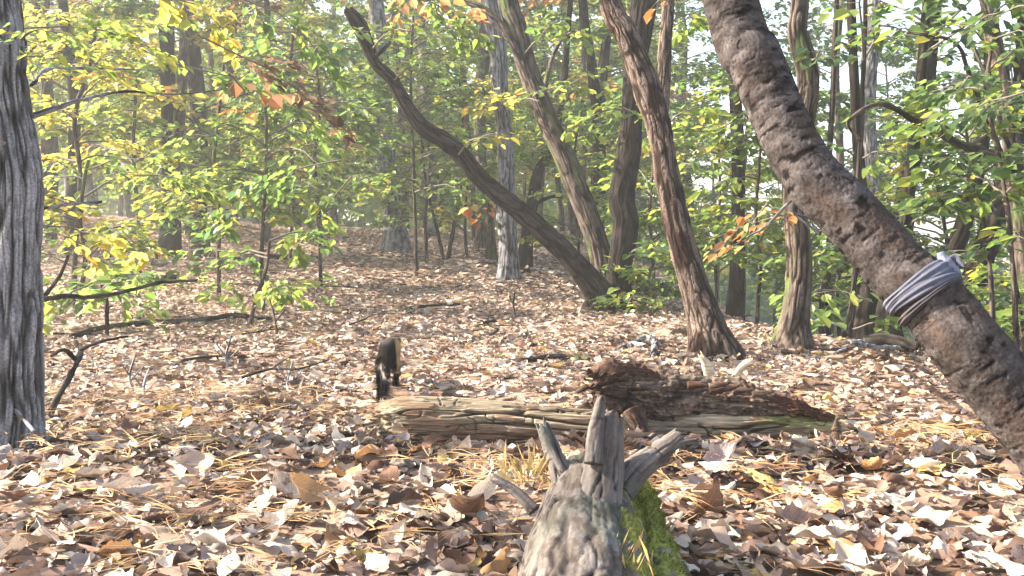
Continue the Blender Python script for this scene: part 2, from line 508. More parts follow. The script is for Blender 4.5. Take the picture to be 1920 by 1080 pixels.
def litter_layer(n, y0, y1, templ, smin, smax, zlo, zhi, tilt, seed, bright=1.0, even=0.0):
    rng = np.random.RandomState(seed)
    x, y = litter_points(n, y0, y1, rng)
    z = H(x, y)
    pos = np.stack([x, y, z + zlo + (zhi - zlo) * rng.rand(n)], -1)
    a = rng.rand(n) * 2 * np.pi
    d = np.stack([np.cos(a), np.sin(a), 0.15 * rng.randn(n)], -1)
    nr = nrm_random(n, tilt, rng)
    flip = rng.rand(n) < 0.35
    nr[flip] *= -1
    c = PC[rng.choice(len(PC), n, p=PW)] * (0.8 + 0.4 * rng.rand(n))[:, None] * bright
    c = c * (1 - even) + np.array((0.36, 0.275, 0.225)) * even
    # patches of older, darker and of paler leaves
    pt = fbm(x * 1.3, y * 0.9, seed=77, o=2)
    c *= (0.75 + 0.5 * pt)[:, None]
    return scatter(templ, pos, d, nr, smin + (smax - smin) * rng.rand(n) ** 1.4, c, rng)

near_t, hero_t, mid_t, far_t = [], [], [], []
rt = np.random.RandomState(3)
for k in range(16):
    args = (rt.choice([5, 6, 7]), 0.07 + 0.07 * rt.rand(), rt.uniform(-1.1, 1.4), rt.uniform(-1.2, 1.2) if k % 3 else rt.uniform(1.2, 2.6), rt.uniform(-1.2, 1.2), rt.uniform(0.04, 0.13), k)
    w = rt.uniform(0.2, 0.31)
    v, f, uv = fallen_template(15, 5, *args, wid=w); hero_t.append((v, f, uv))
    v, f, uv = fallen_template(11, 3, *args, wid=w); near_t.append((v, f))
    v, f, uv = fallen_template(6, 3, 2, 0.0, *args[2:], wid=w); mid_t.append((v, f))
    v, f, uv = fallen_template(4, 2, 2, 0.0, 0, args[3] * 0.8, args[4], 0.08, k, wid=w); far_t.append((v, f))

hero_me = [mesh_data('fallen_leaf', v, f, M_fallen, None, uv) for v, f, uv in hero_t]

litter = MB()
def merge(dst, src):
    off = dst.n
    dst.V += src.V; dst.C += src.C
    dst.f4 += [f + off for f in src.f4]; dst.f3 += [f + off for f in src.f3]
    dst.n += src.n
merge(litter, litter_layer(4200, 1.1, 3.2, near_t, 0.04, 0.11, -0.012, 0.022, 0.25, 11))
merge(litter, litter_layer(3500, 1.1, 3.4, mid_t, 0.012, 0.035, 0.0, 0.03, 0.4, 16, 0.7))
merge(litter, litter_layer(7000, 2.6, 6.0, near_t, 0.04, 0.10, -0.012, 0.025, 0.28, 12, 1.0, 0.15))
merge(litter, litter_layer(2500, 1.1, 5.0, mid_t, 0.02, 0.05, 0.0, 0.03, 0.5, 15, 0.8))
merge(litter, litter_layer(17000, 5.6, 11.0, mid_t, 0.05, 0.11, -0.01, 0.03, 0.28, 13, 1.08, 0.35))
merge(litter, litter_layer(30000, 10.0, 26.0, far_t, 0.08, 0.17, -0.01, 0.05, 0.30, 14, 1.1, 0.45))
o = litter.build('leaf_litter', M_litter)
tag(o, 'brown and bleached fallen oak leaves carpeting the forest floor', 'leaf litter', kind='stuff')

# the large leaves of the foreground: each its own object, part of the ground
rng = np.random.RandomState(21)
def fallen_leaf(p, yaw, size, tiltx, tilty, k, parent=ground):
    l = bpy.data.objects.new('fallen_leaf', hero_me[k % len(hero_me)])
    link(l, parent)
    l.location = p; l.rotation_euler = (tiltx, tilty, yaw); l.scale = (size,) * 3
    return l
n_hero = 0
cells = []
while n_hero < 275:
    D = 1.35 + 2.1 * rng.rand() ** 1.1
    x = (rng.rand() * 2 - 1) * (0.54 * D + 0.1); y = D
    if any((x - a) ** 2 + (y - b) ** 2 < 0.0026 * D for a, b in cells): continue
    if abs(x - 0.16) < 0.16 and y < 1.95: continue
    cells.append((x, y))
    z = float(H(x, y))
    fallen_leaf((x, y, z + 0.008 + 0.022 * rng.rand()), rng.rand() * 6.28, rng.uniform(0.065, 0.12) * (1.0 if rng.rand() > 0.15 else 1.2),
                rng.randn() * 0.17 + (math.pi if rng.rand() < 0.3 else 0), rng.randn() * 0.2, rng.randint(0, 16))
    n_hero += 1
# the few standing, curled leaves one notices in the photograph (picture position, size, tilt)
for px, py, sz, tx, ty, yaw, k in [(570, 960, 0.17, 0.9, 0.5, 0.6, 6), (540, 945, 0.16, -0.2, -0.5, 2.6, 3), (610, 985, 0.13, 1.1, 0.2, 1.8, 9),
                                   (900, 975, 0.19, 1.0, -0.5, 0.9, 0), (870, 1000, 0.18, 0.6, 0.3, 2.2, 12), (120, 900, 0.14, 0.3, -0.2, 0.2, 3),
                                   (370, 905, 0.15, 0.9, 0.0, 0.1, 6), (760, 840, 0.13, -0.9, 0.3, 0.7, 9), (1350, 890, 0.17, 0.5, -0.3, 0.4, 12),
                                   (1470, 860, 0.16, 0.8, 0.4, 0.9, 0), (1430, 905, 0.19, 0.15, 0.0, 0.2, 5), (1330, 905, 0.17, -0.1, 0.1, 2.9, 1),
                                   (1560, 965, 0.15, 0.6, 0.2, 1.2, 6), (1490, 1010, 0.16, 0.4, 0.2, 0.3, 3), (1330, 985, 0.15, 0.7, 0.9, 2.6, 9),
                                   (1870, 1000, 0.13, 0.4, 0.1, 1.0, 12), (1730, 1000, 0.16, 0.2, 0.1, 0.1, 2), (240, 940, 0.15, 0.1, 0.1, 0.2, 4),
                                   (170, 1010, 0.15, 0.0, 0.1, 3.0, 7), (660, 1005, 0.13, 0.1, 0.0, 1.9, 10)]:
    p, D = gp(px, py)
    sz *= 0.78; l = fallen_leaf((p[0], p[1], p[2] + 0.022 + 0.25 * sz * abs(math.sin(tx))), yaw, sz, tx * 0.8, ty, k)

# pine needles in the foreground
rng = np.random.RandomState(5)
nf = 2100
fy = (rng.rand(nf) * (3.6 ** 2 - 1.1 ** 2) + 1.1 ** 2) ** 0.5
fx = (rng.rand(nf) * 2 - 1) * (0.57 * fy + 0.3)
keep = fbm(fx * 2.2, fy * 2.2, seed=51, o=2) > 0.40
fx, fy = fx[keep], fy[keep]
nf = len(fx)
k5 = 4
cx_ = np.repeat(fx, k5); cy_ = np.repeat(fy, k5)
a0 = np.repeat(rng.rand(nf) * 6.28, k5) + rng.randn(nf * k5) * 0.22
ln = 0.06 + 0.05 * rng.rand(nf * k5)
wd = 0.0009
zz = H(cx_, cy_) + 0.02 + 0.035 * np.repeat(rng.rand(nf), k5)
d = np.stack([np.cos(a0), np.sin(a0), rng.randn(nf * k5) * 0.16], -1)
sd_ = np.stack([-np.sin(a0), np.cos(a0), 0 * a0], -1)
p0 = np.stack([cx_, cy_, zz], -1)
bend = rng.randn(nf * k5) * 0.008
p1 = p0 + d * (ln / 2)[:, None] + sd_ * bend[:, None] + np.array([0, 0, 0.004])
p2 = p0 + d * ln[:, None]
up_ = np.array([0, 0, wd * 1.3])
VV = np.stack([p0 - sd_ * wd, p0 + sd_ * wd, p1 - sd_ * wd, p1 + sd_ * wd, p2, p0 + up_, p1 + up_], 1)
nn = len(VV)
b_ = (np.arange(nn) * 7)[:, None]
F4 = np.concatenate([b_ + [0, 2, 6, 5], b_ + [5, 6, 3, 1]])
F3 = np.concatenate([b_ + [2, 4, 6], b_ + [6, 4, 3]])
cn = np.array([[0.26, 0.14, 0.06], [0.34, 0.21, 0.10], [0.16, 0.085, 0.045], [0.40, 0.29, 0.16]])[rng.randint(0, 4, nn)]
mb = MB(); mb.add(VV.reshape(-1, 3), F4, F3, np.repeat(cn, 7, axis=0))
o = mb.build('pine_needles', M_needle)
tag(o, 'rusty pine needles strewn over the foreground leaves', 'pine needles', kind='stuff')

# ------------------------------------------------------------------ bark recipes
def cyl_furrow(sp, amp, el=7, fine=0.35):
    def f(cx, cy, v, r):
        wx = 0.8 * (vnoise(cx / 0.09, cy / 0.09, v / 0.09, seed=4) - 0.5)
        q = np.abs(2 * vnoise(cx / sp + wx, cy / sp + wx, v / (sp * el) + wx, seed=1) - 1)
        q2 = np.abs(2 * vnoise(cx / sp * 2.3 + wx, cy / sp * 2.3, v / (sp * el * 0.4), seed=2) - 1)
        h = sstep(0.0, 0.42, q) * (1 - fine) + fine * sstep(0.0, 0.5, q2)
        g = fbm(cx / 0.004 * 0.3, cy / 0.004 * 0.3, v / 0.012, seed=8, o=2)
        lump = fbm(cx / 0.25, cy / 0.25, v / 0.3, seed=6, o=2) - 0.5
        return amp * (h - 1) + amp * 0.25 * (g - 0.5) + 0.16 * r * lump, h
    return f

def cyl_cherry(amp=0.0035):
    def f(cx, cy, v, r):
        w = 0.010 * vnoise(cx / 0.03, cy / 0.03, v / 0.05, seed=3)
        n1 = vnoise(cx / 0.045, cy / 0.045, (v + w) / 0.0100, seed=1)
        n2 = vnoise(cx / 0.022, cy / 0.022, (v + w) / 0.0070, seed=2)
        n1 = 0.85 * n1 + 0.15 * fbm(cx / 0.01, cy / 0.01, v / 0.006, seed=29, o=2)
        n3 = vnoise(cx / 0.014, cy / 0.014, (v + w) / 0.010, seed=12)
        slit = np.maximum(np.maximum(sstep(0.69, 0.76, n1), 0.8 * sstep(0.76, 0.84, n2)), 0.8 * sstep(0.86, 0.95, n3))
        band = np.abs(2 * vnoise(cx / 0.16, cy / 0.16, (v + 2 * w) / 0.035, seed=14) - 1)
        crack = (1 - sstep(0.0, 0.06, band)) * sstep(0.35, 0.6, vnoise(cx / 0.04, cy / 0.04, v / 0.05, seed=19))
        flake = fbm(cx / 0.035, cy / 0.035, v / 0.016, seed=5, o=3)
        lump = fbm(cx / 0.2, cy / 0.2, v / 0.25, seed=6, o=2) - 0.5
        dark = np.clip(slit + 0.75 * crack, 0, 1)
        h = np.clip((1 - dark) * (0.1 + 1.2 * flake), 0, 1)
        g = fbm(cx / 0.006, cy / 0.006, v / 0.004, seed=8, o=2)
        return -amp * dark * 0.4 + amp * 0.7 * (flake - 0.5) + amp * 0.8 * (g - 0.5) + 0.04 * r * lump, h
    return f

def cyl_flaky(sp=0.045, amp=0.006):
    def f(cx, cy, v, r):
        n1 = fbm(cx / sp, cy / sp, v / (sp * 2.6), seed=1, o=3)
        st = np.floor(n1 * 9) / 9
        ed = sstep(0, 0.25, (n1 * 9) % 1.0)
        wx = 0.8 * (vnoise(cx / 0.09, cy / 0.09, v / 0.09, seed=4) - 0.5)
        q = np.abs(2 * vnoise(cx / 0.02 + wx, cy / 0.02 + wx, v / 0.12 + wx, seed=71) - 1)
        fr = sstep(0.0, 0.4, q)
        h = (0.5 * st * 1.6 + 0.5 * ed) * (0.25 + 0.75 * fr)
        ed = ed * fr
        lump = fbm(cx / 0.2, cy / 0.2, v / 0.25, seed=6, o=2) - 0.5
        return amp * (st - 0.5) * 3 + amp * (ed - 1) * 1.1 + 0.2 * r * lump, np.clip(h, 0, 1)
    return f

def cyl_grain(sp=0.012, amp=0.004, el=22, crack=1.0):
    def f(cx, cy, v, r):
        wx = 2.2 * (fbm(cx / 0.07, cy / 0.07, v / 0.22, seed=4, o=2) - 0.5)
        q = fbm(cx / sp + wx, cy / sp + wx, v / (sp * el), seed=1, o=3)
        q2 = fbm(cx / (sp * 0.33) + 2 * wx, cy / (sp * 0.33), v / (sp * el * 0.35), seed=5, o=2)
        c = np.abs(2 * vnoise(cx / (sp * 2.2) + wx, cy / (sp * 2.2), v / (sp * el * 1.3), seed=2) - 1)
        on = sstep(0.4, 0.6, vnoise(cx / 0.05, cy / 0.05, v / (sp * el * 0.8), seed=22))
        ck = (1 - sstep(0.0, 0.13, c)) * on
        xc = (1 - sstep(0.0, 0.10, np.abs(2 * vnoise(cx / 0.03, cy / 0.03, v / 0.028, seed=23) - 1))) * sstep(0.66, 0.74, vnoise(cx / 0.04, cy / 0.04, v / 0.08, seed=24))
        chip = sstep(0.55, 0.58, fbm(cx / (sp * 2.5), cy / (sp * 2.5), v / (sp * el * 0.5), seed=25, o=3))
        lump = fbm(cx / 0.1, cy / 0.1, v / 0.22, seed=6, o=2) - 0.5
        q = q + 0.25 * (fbm(cx / 0.004, cy / 0.004, v / 0.05, seed=27, o=1) - 0.5)
        d = np.clip(ck * crack + 0.7 * xc, 0, 1)
        return amp * (q - 0.5) * 1.5 + amp * 0.8 * (q2 - 0.5) - amp * 2.6 * d - amp * 0.9 * chip + 0.28 * r * lump, np.clip(0.55 * q + 0.6 * q2 - 0.7 * d - 0.12 * chip, 0, 1)
    return f

def colramp(dark, mid, light, stain=None, moss=0, seed=0, mossdir=None):
    D_, M_, L_ = map(np.array, (dark, mid, light))
    def f(h, cx, cy, v, pos):
        h = h[..., None]
        c = np.where(h < 0.5, D_ + (M_ - D_) * h * 2, M_ + (L_ - M_) * (h - 0.5) * 2)
        n = fbm(cx / 0.12, cy / 0.12, v / 0.25, seed=21 + seed, o=3)[..., None]
        c = c * (0.65 + 0.7 * n)
        if stain is not None:
            k = sstep(0.5, 0.68, fbm(cx / 0.07, cy / 0.07, v / 0.16, seed=33 + seed, o=3))[..., None]
            c = c * (1 - k) + np.array(stain) * (0.6 + 0.8 * h) * k
        if moss:
            k = sstep(0.62 - moss * 0.3, 0.8 - moss * 0.3, fbm(cx / 0.09, cy / 0.09, v / 0.3, seed=44 + seed, o=3))
            c = c * (1 - k[..., None] * 0.8) + np.array((0.07, 0.10, 0.03)) * k[..., None] * 0.8
        return c
    return f

GREYOAK = colramp((0.007, 0.006, 0.006), (0.075, 0.073, 0.076), (0.22, 0.217, 0.228), moss=0.0)
BLACKOAK = colramp((0.002, 0.0015, 0.001), (0.010, 0.008, 0.007), (0.032, 0.026, 0.022), seed=5)
DARKOAK = colramp((0.003, 0.002, 0.002), (0.018, 0.014, 0.012), (0.055, 0.046, 0.040), moss=0.0, seed=1)
BROWNOAK = colramp((0.006, 0.004, 0.004), (0.038, 0.029, 0.024), (0.11, 0.086, 0.072), moss=0.12, seed=2)
REDBARK = colramp((0.005, 0.003, 0.002), (0.036, 0.025, 0.020), (0.13, 0.098, 0.082), stain=(0.022, 0.012, 0.009), seed=3)
CHERRY = colramp((0.006, 0.005, 0.005), (0.032, 0.026, 0.025), (0.085, 0.074, 0.072), stain=(0.048, 0.035, 0.030), seed=4)

# ------------------------------------------------------------------ living leaves and sprays
LT = []
for kk, (w, fold, drp) in enumerate(((0.32, 0.12, 0.10), (0.38, 0.2, 0.2), (0.28, 0.08, 0.05), (0.35, 0.15, 0.3))):
    v = np.array([[0, 0, 0], [0.28, w * 0.8, fold * 0.5], [0.66, w, fold * 0.6 - drp * 0.35], [1.0, 0, -drp], [0.66, -w, fold * 0.6 - drp * 0.35], [0.28, -w * 0.8, fold * 0.5]])
    LT.append((v, np.array([[0, 3, 2, 1], [0, 5, 4, 3]])))

GREENS = {
    'green': [((0.085, 0.145, 0.020), 5), ((0.12, 0.185, 0.025), 5), ((0.17, 0.22, 0.03), 4), ((0.055, 0.10, 0.025), 2), ((0.26, 0.26, 0.03), 1)],
    'lime': [((0.15, 0.205, 0.025), 5), ((0.22, 0.25, 0.03), 4), ((0.10, 0.155, 0.02), 4), ((0.34, 0.31, 0.03), 1.5)],
    'yellow': [((0.42, 0.36, 0.04), 5), ((0.30, 0.29, 0.04), 5), ((0.20, 0.23, 0.03), 3), ((0.42, 0.20, 0.03), 1)],
    'dark': [((0.045, 0.08, 0.018), 5), ((0.07, 0.115, 0.02), 5), ((0.11, 0.15, 0.025), 2)],
    'rust': [((0.32, 0.13, 0.045), 4), ((0.30, 0.18, 0.08), 4), ((0.14, 0.07, 0.035), 3), ((0.38, 0.26, 0.10), 2)],
    'brown': [((0.13, 0.085, 0.05), 4), ((0.08, 0.05, 0.035), 4), ((0.22, 0.16, 0.10), 2)],
}
def pal_pick(pal, n, rng):
    P = GREENS[pal]; w = np.array([p[1] for p in P], float); w /= w.sum()
    A_ = np.array([p[0] for p in P]); A_[:, 2] = A_[:, 2] * (1.3 if pal not in ('rust', 'brown') else 1) + (0.012 if pal not in ('rust', 'brown') else 0)
    return A_[rng.choice(len(P), n, p=w)] * (0.8 + 0.4 * rng.rand(n))[:, None]

class Foliage:
    def __init__(s): s.pos = []; s.d = []; s.n = []; s.sz = []; s.c = []; s.tw = MB()
    def leaves(s, pos, d, n, sz, c): s.pos.append(pos); s.d.append(d); s.n.append(n); s.sz.append(sz); s.c.append(c)
    def twig(s, P, r0, r1, nu=4, col=(0.12, 0.10, 0.085), curve=False):
        P = np.asarray(P); rad = np.linspace(r0, r1, len(P))
        V, f4, f3, C = tube(P, rad, nu, nv=(len(P) if not curve else len(P) * 4), cap=(False, True), curve=curve)
        s.tw.add(V, f4, f3, np.tile(np.array(col), (len(V), 1)))
    def spray(s, p0, p1, n, size, pal, rng, spread=0.45, r0=0.008, flat=1.0, col=(0.12, 0.10, 0.085), twigs=True):
        p0 = np.asarray(p0, float); p1 = np.asarray(p1, float)
        L = np.linalg.norm(p1 - p0); ax = (p1 - p0) / (L + 1e-9)
        k = 6
        t = np.linspace(0, 1, k)[:, None]
        mid = p0 * (1 - t) + p1 * t + np.array([0, 0, 1.0]) * (0.10 * L * np.sin(t * 3.1)) + rng.randn(k, 3) * 0.025 * L * np.sin(t * 3.14)
        if twigs: s.twig(mid, r0, r0 * 0.25, nu=5, col=col)
        side = np.cross(ax, [0, 0, 1.0]); side /= np.linalg.norm(side) + 1e-9
        nt = max(3, int(L * 5.5) + 1)
        per = max(2, int(round(n / nt)))
        for q in range(nt):
            tt = 0.22 + 0.78 * (q + 0.5 * rng.rand()) / nt
            o = np.array([np.interp(tt, t[:, 0], mid[:, i]) for i in range(3)])
            sg = 1 if q % 2 else -1
            dr = side * sg * rng.uniform(0.5, 1.1) + ax * rng.uniform(0.4, 1.0) + np.array([0, 0, 1.0]) * rng.uniform(-0.35, 0.3) * flat
            dr /= np.linalg.norm(dr)
            l = spread * rng.uniform(0.45, 1.0) * (1.15 - 0.6 * tt)
            e = o + dr * l + np.array([0, 0, -0.12 * l])
            if twigs: s.twig(np.array([o, o * 0.5 + e * 0.5 + np.array([0, 0, 0.03 * l]), e]), r0 * 0.35, r0 * 0.12, nu=3, col=col)
            u = rng.rand(per) ** 0.75
            pp = o + (e - o) * u[:, None] + rng.randn(per, 3) * size * 0.3
            a = rng.choice([-1, 1], per) * rng.uniform(0.2, 1.2, per)
            sd2 = np.cross(dr, [0, 0, 1.0]); sd2 /= np.linalg.norm(sd2) + 1e-9
            dd = dr * np.cos(a)[:, None] + sd2 * np.sin(a)[:, None] + np.array([0, 0, -0.25]) + rng.randn(per, 3) * 0.2
            nn = nrm_random(per, 0.45, rng)
            s.leaves(pp, dd, nn, size * rng.uniform(0.45, 1.25, per), pal_pick(pal, per, rng))
    def crown_mb(s, rng):
        return scatter(LT, np.concatenate(s.pos), np.concatenate(s.d), np.concatenate(s.n), np.concatenate(s.sz), np.concatenate(s.c), rng)

# ------------------------------------------------------------------ named trees
BARK = {'black': (cyl_furrow(0.026, 0.012, 7), BLACKOAK), 'oak': (cyl_furrow(0.017, 0.012, 9), GREYOAK), 'dark': (cyl_furrow(0.026, 0.012, 7), DARKOAK), 'brown': (cyl_furrow(0.022, 0.009, 8), BROWNOAK),
        'red': (cyl_flaky(), REDBARK), 'cherry': (cyl_cherry(), CHERRY)}

def px_path(pts, D0, dD=0.0, D1=None):
    """picture polyline (px, py, width) from the foot upwards; depth D0 at the foot, D0+dD at the top"""
    P, r = [], []
    for k, (px, py, w) in enumerate(pts):
        D = D0 + dD * k / max(1, len(pts) - 1)
        P.append(at(px, py, D)); r.append(0.5 * w / F * D)
    return P, r

def trunk_mesh(P, r, kind, nu, step, seed, vis_z=None, flare=0.0, cap=(False, True), ragged=(0, 0)):
    dsp, cf = BARK[kind]
    return tube(P, r, nu, step=step, disp=dsp, colf=cf, cap=cap, seed=seed, vis_z=vis_z, flare=flare, ragged=ragged)

def tree(name, label, pts, kind='brown', D=None, dD=0.0, limbs=(), sprays=(), nu=64, step=0.012, extend=2.5, flare=0.35, group=None, cat='tree', seed=0,
         snapped=False, crown_top=True, pal='green', leaf=0.085, spread=0.45, fol_seed=None):
    if D is None:
        base, D = gp(pts[0][0], pts[0][1])
    P, r = px_path(pts, D, dD)
    b = P[0]
    gz = float(H(b[0], b[1]))
    if b[2] > gz - 0.02:
        dz = b[2] - gz + 0.08
        dr = (P[0] - P[1]); dr = dr / max(0.05, abs(dr[2]))
        k = min(dz, 3.0)
        nb = P[0] + np.array([dr[0] * 0.4 * k, dr[1] * 0.4 * k, -dz])
        nb[2] = float(H(nb[0], nb[1])) - 0.08
        P.insert(0, nb); r.insert(0, r[0] * (1.15 if dz > 0.3 else 1.05))
    vis_top = P[-1][2] + 0.1
    if not snapped and extend:
        dr = P[-1] - P[-2]; dr /= np.linalg.norm(dr)
        w = np.array([0, 0, 1.0])
        d2 = dr * 0.6 + w * 0.4; d2 /= np.linalg.norm(d2)
        P.append(P[-1] + d2 * extend * 0.5); r.append(r[-1] * 0.75)
        d3 = dr * 0.3 + w * 0.7
        P.append(P[-1] + d3 * extend * 0.5); r.append(r[-1] * 0.6)
    loc = np.array([P[0][0], P[0][1], float(H(P[0][0], P[0][1]))])
    T = thing(name, label, cat, loc, group)
    V, f4, f3, C = trunk_mesh(P, r, kind, nu, step, seed, vis_z=vis_top, flare=flare, ragged=(0, 0.08 if snapped else 0))
    mb = MB(); mb.add(V, f4, f3, C)
    mb.build('trunk', M_bark, T, origin=loc)
    rng = np.random.RandomState(100 + seed if fol_seed is None else fol_seed)
    for li, lp in enumerate(limbs):
        LP, lr = px_path(lp[0], lp[1], lp[2] if len(lp) > 2 else 0)
        V, f4, f3, C = trunk_mesh(LP, lr, kind, max(12, nu // 2), step * 1.3, seed + li + 1)
        mb = MB(); mb.add(V, f4, f3, C); mb.build('limb', M_bark, T, origin=loc)
    fo = Foliage()
    nsp = 0
    for (sx, sy, ex, ey, n, *rest) in sprays:
        DD = rest[0] if len(rest) > 0 and rest[0] else D
        pl = rest[1] if len(rest) > 1 else pal
        dz = rest[2] if len(rest) > 2 else rng.uniform(-0.6, 0.3)
        fo.spray(at(sx, sy, DD), at(ex, ey, DD + dz), n, leaf, pl, rng, spread=spread * (0.8 if D < 5 else 1), r0=0.0022 * DD ** 0.7)
        nsp += 1
    if crown_top and extend:
        top = P[-1]; mid = P[-2]
        for q in range(5):
            o = mid + (top - mid) * rng.uniform(0, 1)
            a = rng.rand() * 6.28; l = rng.uniform(0.7, 1.5)
            e = o + np.array([math.cos(a) * l, math.sin(a) * l, rng.uniform(-0.1, 0.7)])
            fo.spray(o, e, 60, leaf * 1.1, pal, rng, spread=0.6, r0=0.01)
        nsp += 9
    if nsp:
        fo.crown_mb(rng).build('crown', M_leaf, T, origin=loc, smooth=False)
        tw = fo.tw.build('twigs', M_twig, T, origin=loc); tw['kind'] = 'stuff'
    return T, P, D

# --- A: furrowed grey oak at the left edge
tree('oak_tree', 'thick grey oak with deeply furrowed bark cut by the left edge of the frame',
     [(14, 838, 132), (18, 760, 118), (22, 600, 108), (24, 430, 104), (26, 340, 104), (10, 200, 92), (2, 100, 84), (-8, 0, 78)], 'oak', nu=230, step=0.0045,
     seed=1, flare=0.2, pal='lime', leaf=0.042,
     sprays=[(20, 95, 90, 60, 30, 2.8), (10, 270, -60, 260, 30, 2.6), (20, 130, 110, 110, 18, 2.9, 'lime')],
     limbs=[([(60, 215, 11), (160, 185, 6), (235, 172, 4), (330, 176, 3), (420, 168, 2)], 3.0, 0.5), ([(60, 160, 6), (88, 130, 5), (150, 128, 4), (300, 132, 2)], 3.0, 0.6),
            ([(55, 400, 6), (110, 385, 5), (190, 378, 4)], 2.8, 0.3)])
tree('dark_tree', 'dark second stem close behind the grey oak at the left edge',
     [(-30, 760, 60), (-12, 500, 54), (4, 300, 50), (28, 100, 40), (18, 0, 40)], 'dark', D=3.4, nu=90, step=0.01, seed=2, pal='green', crown_top=True)

# --- B: leaning cherry with the strap
TB, PB, DB = tree('cherry_tree', 'stout leaning cherry trunk with banded bark and a grey strap tied round it',
     [(2075, 1000, 200), (2010, 885, 152), (1935, 790, 138), (1812, 648, 131), (1770, 592, 127), (1720, 538, 122), (1684, 507, 119), (1640, 455, 116), (1583, 393, 112), (1527, 337, 108), (1488, 275, 102), (1452, 200, 102), (1411, 100, 102), (1370, 0, 100)],
     'cherry', dD=0.35, nu=260, step=0.004, seed=3, flare=0.25, extend=2.2, pal='green')

# --- C: the cluster at the centre right
bC, DC = gp(1130, 582)
tree('leaning_tree', 'mossy dark trunk leaning far to the left from the central clump, its tip snapped',
     [(1118, 585, 50), (1124, 555, 52), (1102, 522, 46), (1068, 482, 42), (1022, 438, 41), (978, 398, 40), (929, 360, 37), (892, 326, 36), (864, 290, 35), (831, 262, 33), (797, 242, 31), (772, 212, 27), (754, 182, 25), (733, 147, 24), (704, 118, 24), (687, 80, 27), (672, 45, 30), (654, 20, 20)],
     'dark', D=DC, dD=-0.6, nu=120, step=0.009, seed=4, snapped=True, extend=0, crown_top=False, leaf=0.09,
     limbs=[([(705, 105, 9), (725, 85, 6), (735, 70, 4)], DC - 0.6)],
     sprays=[(700, 90, 780, 60, 34, DC - 0.7, 'lime'), (690, 60, 620, 90, 26, DC - 0.6, 'green'), (860, 290, 930, 250, 22, DC - 0.4, 'yellow'), (740, 150, 800, 120, 30, DC - 0.5, 'green')])
tree('forked_tree', 'straight brown trunk rising up and left behind the leaning one, forked near the top',
     [(1128, 575, 62), (1130, 500, 46), (1104, 410, 42), (1065, 310, 42), (1025, 220, 40), (990, 130, 38), (968, 50, 40), (950, -10, 40)],
     'brown', D=DC + 0.25, dD=0.3, nu=110, step=0.01, seed=5, pal='lime', leaf=0.09,
     limbs=[([(1005, 175, 20), (965, 90, 17), (920, 25, 15), (850, -5, 12)], DC + 0.3, 0.3), ([(1015, 190, 12), (1035, 110, 9), (1060, 60, 6)], DC + 0.5, 0.6)],
     sprays=[(1000, 180, 1070, 170, 40, None, 'lime'), (1010, 190, 940, 190, 36, None, 'yellow'), (985, 100, 1050, 40, 40, None, 'green'), (1030, 90, 1090, 60, 30), (940, 60, 860, 30, 30, None, 'rust')])
tree('twisted_tree', 'dark crooked trunk standing against the right side of the central clump',
     [(1152, 585, 66), (1158, 545, 52), (1162, 500, 46), (1174, 420, 50), (1166, 372, 50), (1178, 290, 46), (1186, 200, 44), (1192, 110, 44), (1205, 30, 48), (1208, -10, 48)],
     'black', D=DC + 0.05, dD=0.2, nu=120, step=0.009, seed=6, pal='green', leaf=0.09,
     sprays=[(1178, 480, 1240, 470, 50, None, 'green'), (1175, 520, 1230, 530, 40, None, 'green'), (1180, 210, 1110, 220, 44, None, 'lime')])

# --- D: reddish trunk
tree('red_barked_tree', 'reddish brown flaky trunk leaning left behind the rotten log, forked high up',
     [(1338, 668, 98), (1325, 615, 72), (1305, 545, 60), (1275, 440, 52), (1252, 340, 48), (1238, 250, 46), (1212, 160, 52), (1172, 60, 46), (1140, -10, 42)],
     'red', dD=0.3, nu=150, step=0.007, seed=7, pal='green',
     limbs=[([(1236, 230, 34), (1243, 150, 27), (1250, 60, 24), (1256, -10, 22)], 6.1, 0.3), ([(1320, 520, 7), (1300, 560, 6), (1310, 600, 5), (1330, 620, 4)], 5.7, 0.0)],
     sprays=[(1250, 330, 1330, 310, 40, 6.4), (1240, 240, 1320, 200, 40, 6.5, 'lime')])

# --- E: pale group behind
tree('grey_tree', 'slim grey upright trunk passing behind the leaning trunk',
     [(955, 525, 44), (953, 460, 36), (948, 380, 38), (948, 270, 30), (938, 180, 32), (934, 100, 34), (918, 0, 34)], 'oak', nu=60, step=0.016, seed=8, pal='yellow', leaf=0.11,
     sprays=[(940, 190, 900, 215, 46, None, 'yellow'), (945, 300, 905, 330, 50, None, 'lime'), (935, 120, 870, 100, 40, None, 'lime')])
tree('dead_snag', 'barkless pale dead stem standing just left of the slim grey trunk',
     [(922, 492, 24), (920, 450, 20), (918, 415, 18), (917, 385, 14)], 'brown', nu=30, step=0.02, seed=9, snapped=True, extend=0, crown_top=False, flare=0.1)
tree('brown_stem', 'short brown stem with two shoots left of the pale dead stem',
     [(900, 480, 30), (903, 430, 22), (905, 370, 22), (900, 250, 22), (905, 120, 26), (912, 20, 26)], 'brown', nu=40, step=0.02, seed=10, leaf=0.11, D=15.5,
     sprays=[(905, 180, 850, 190, 40, None, 'green')])

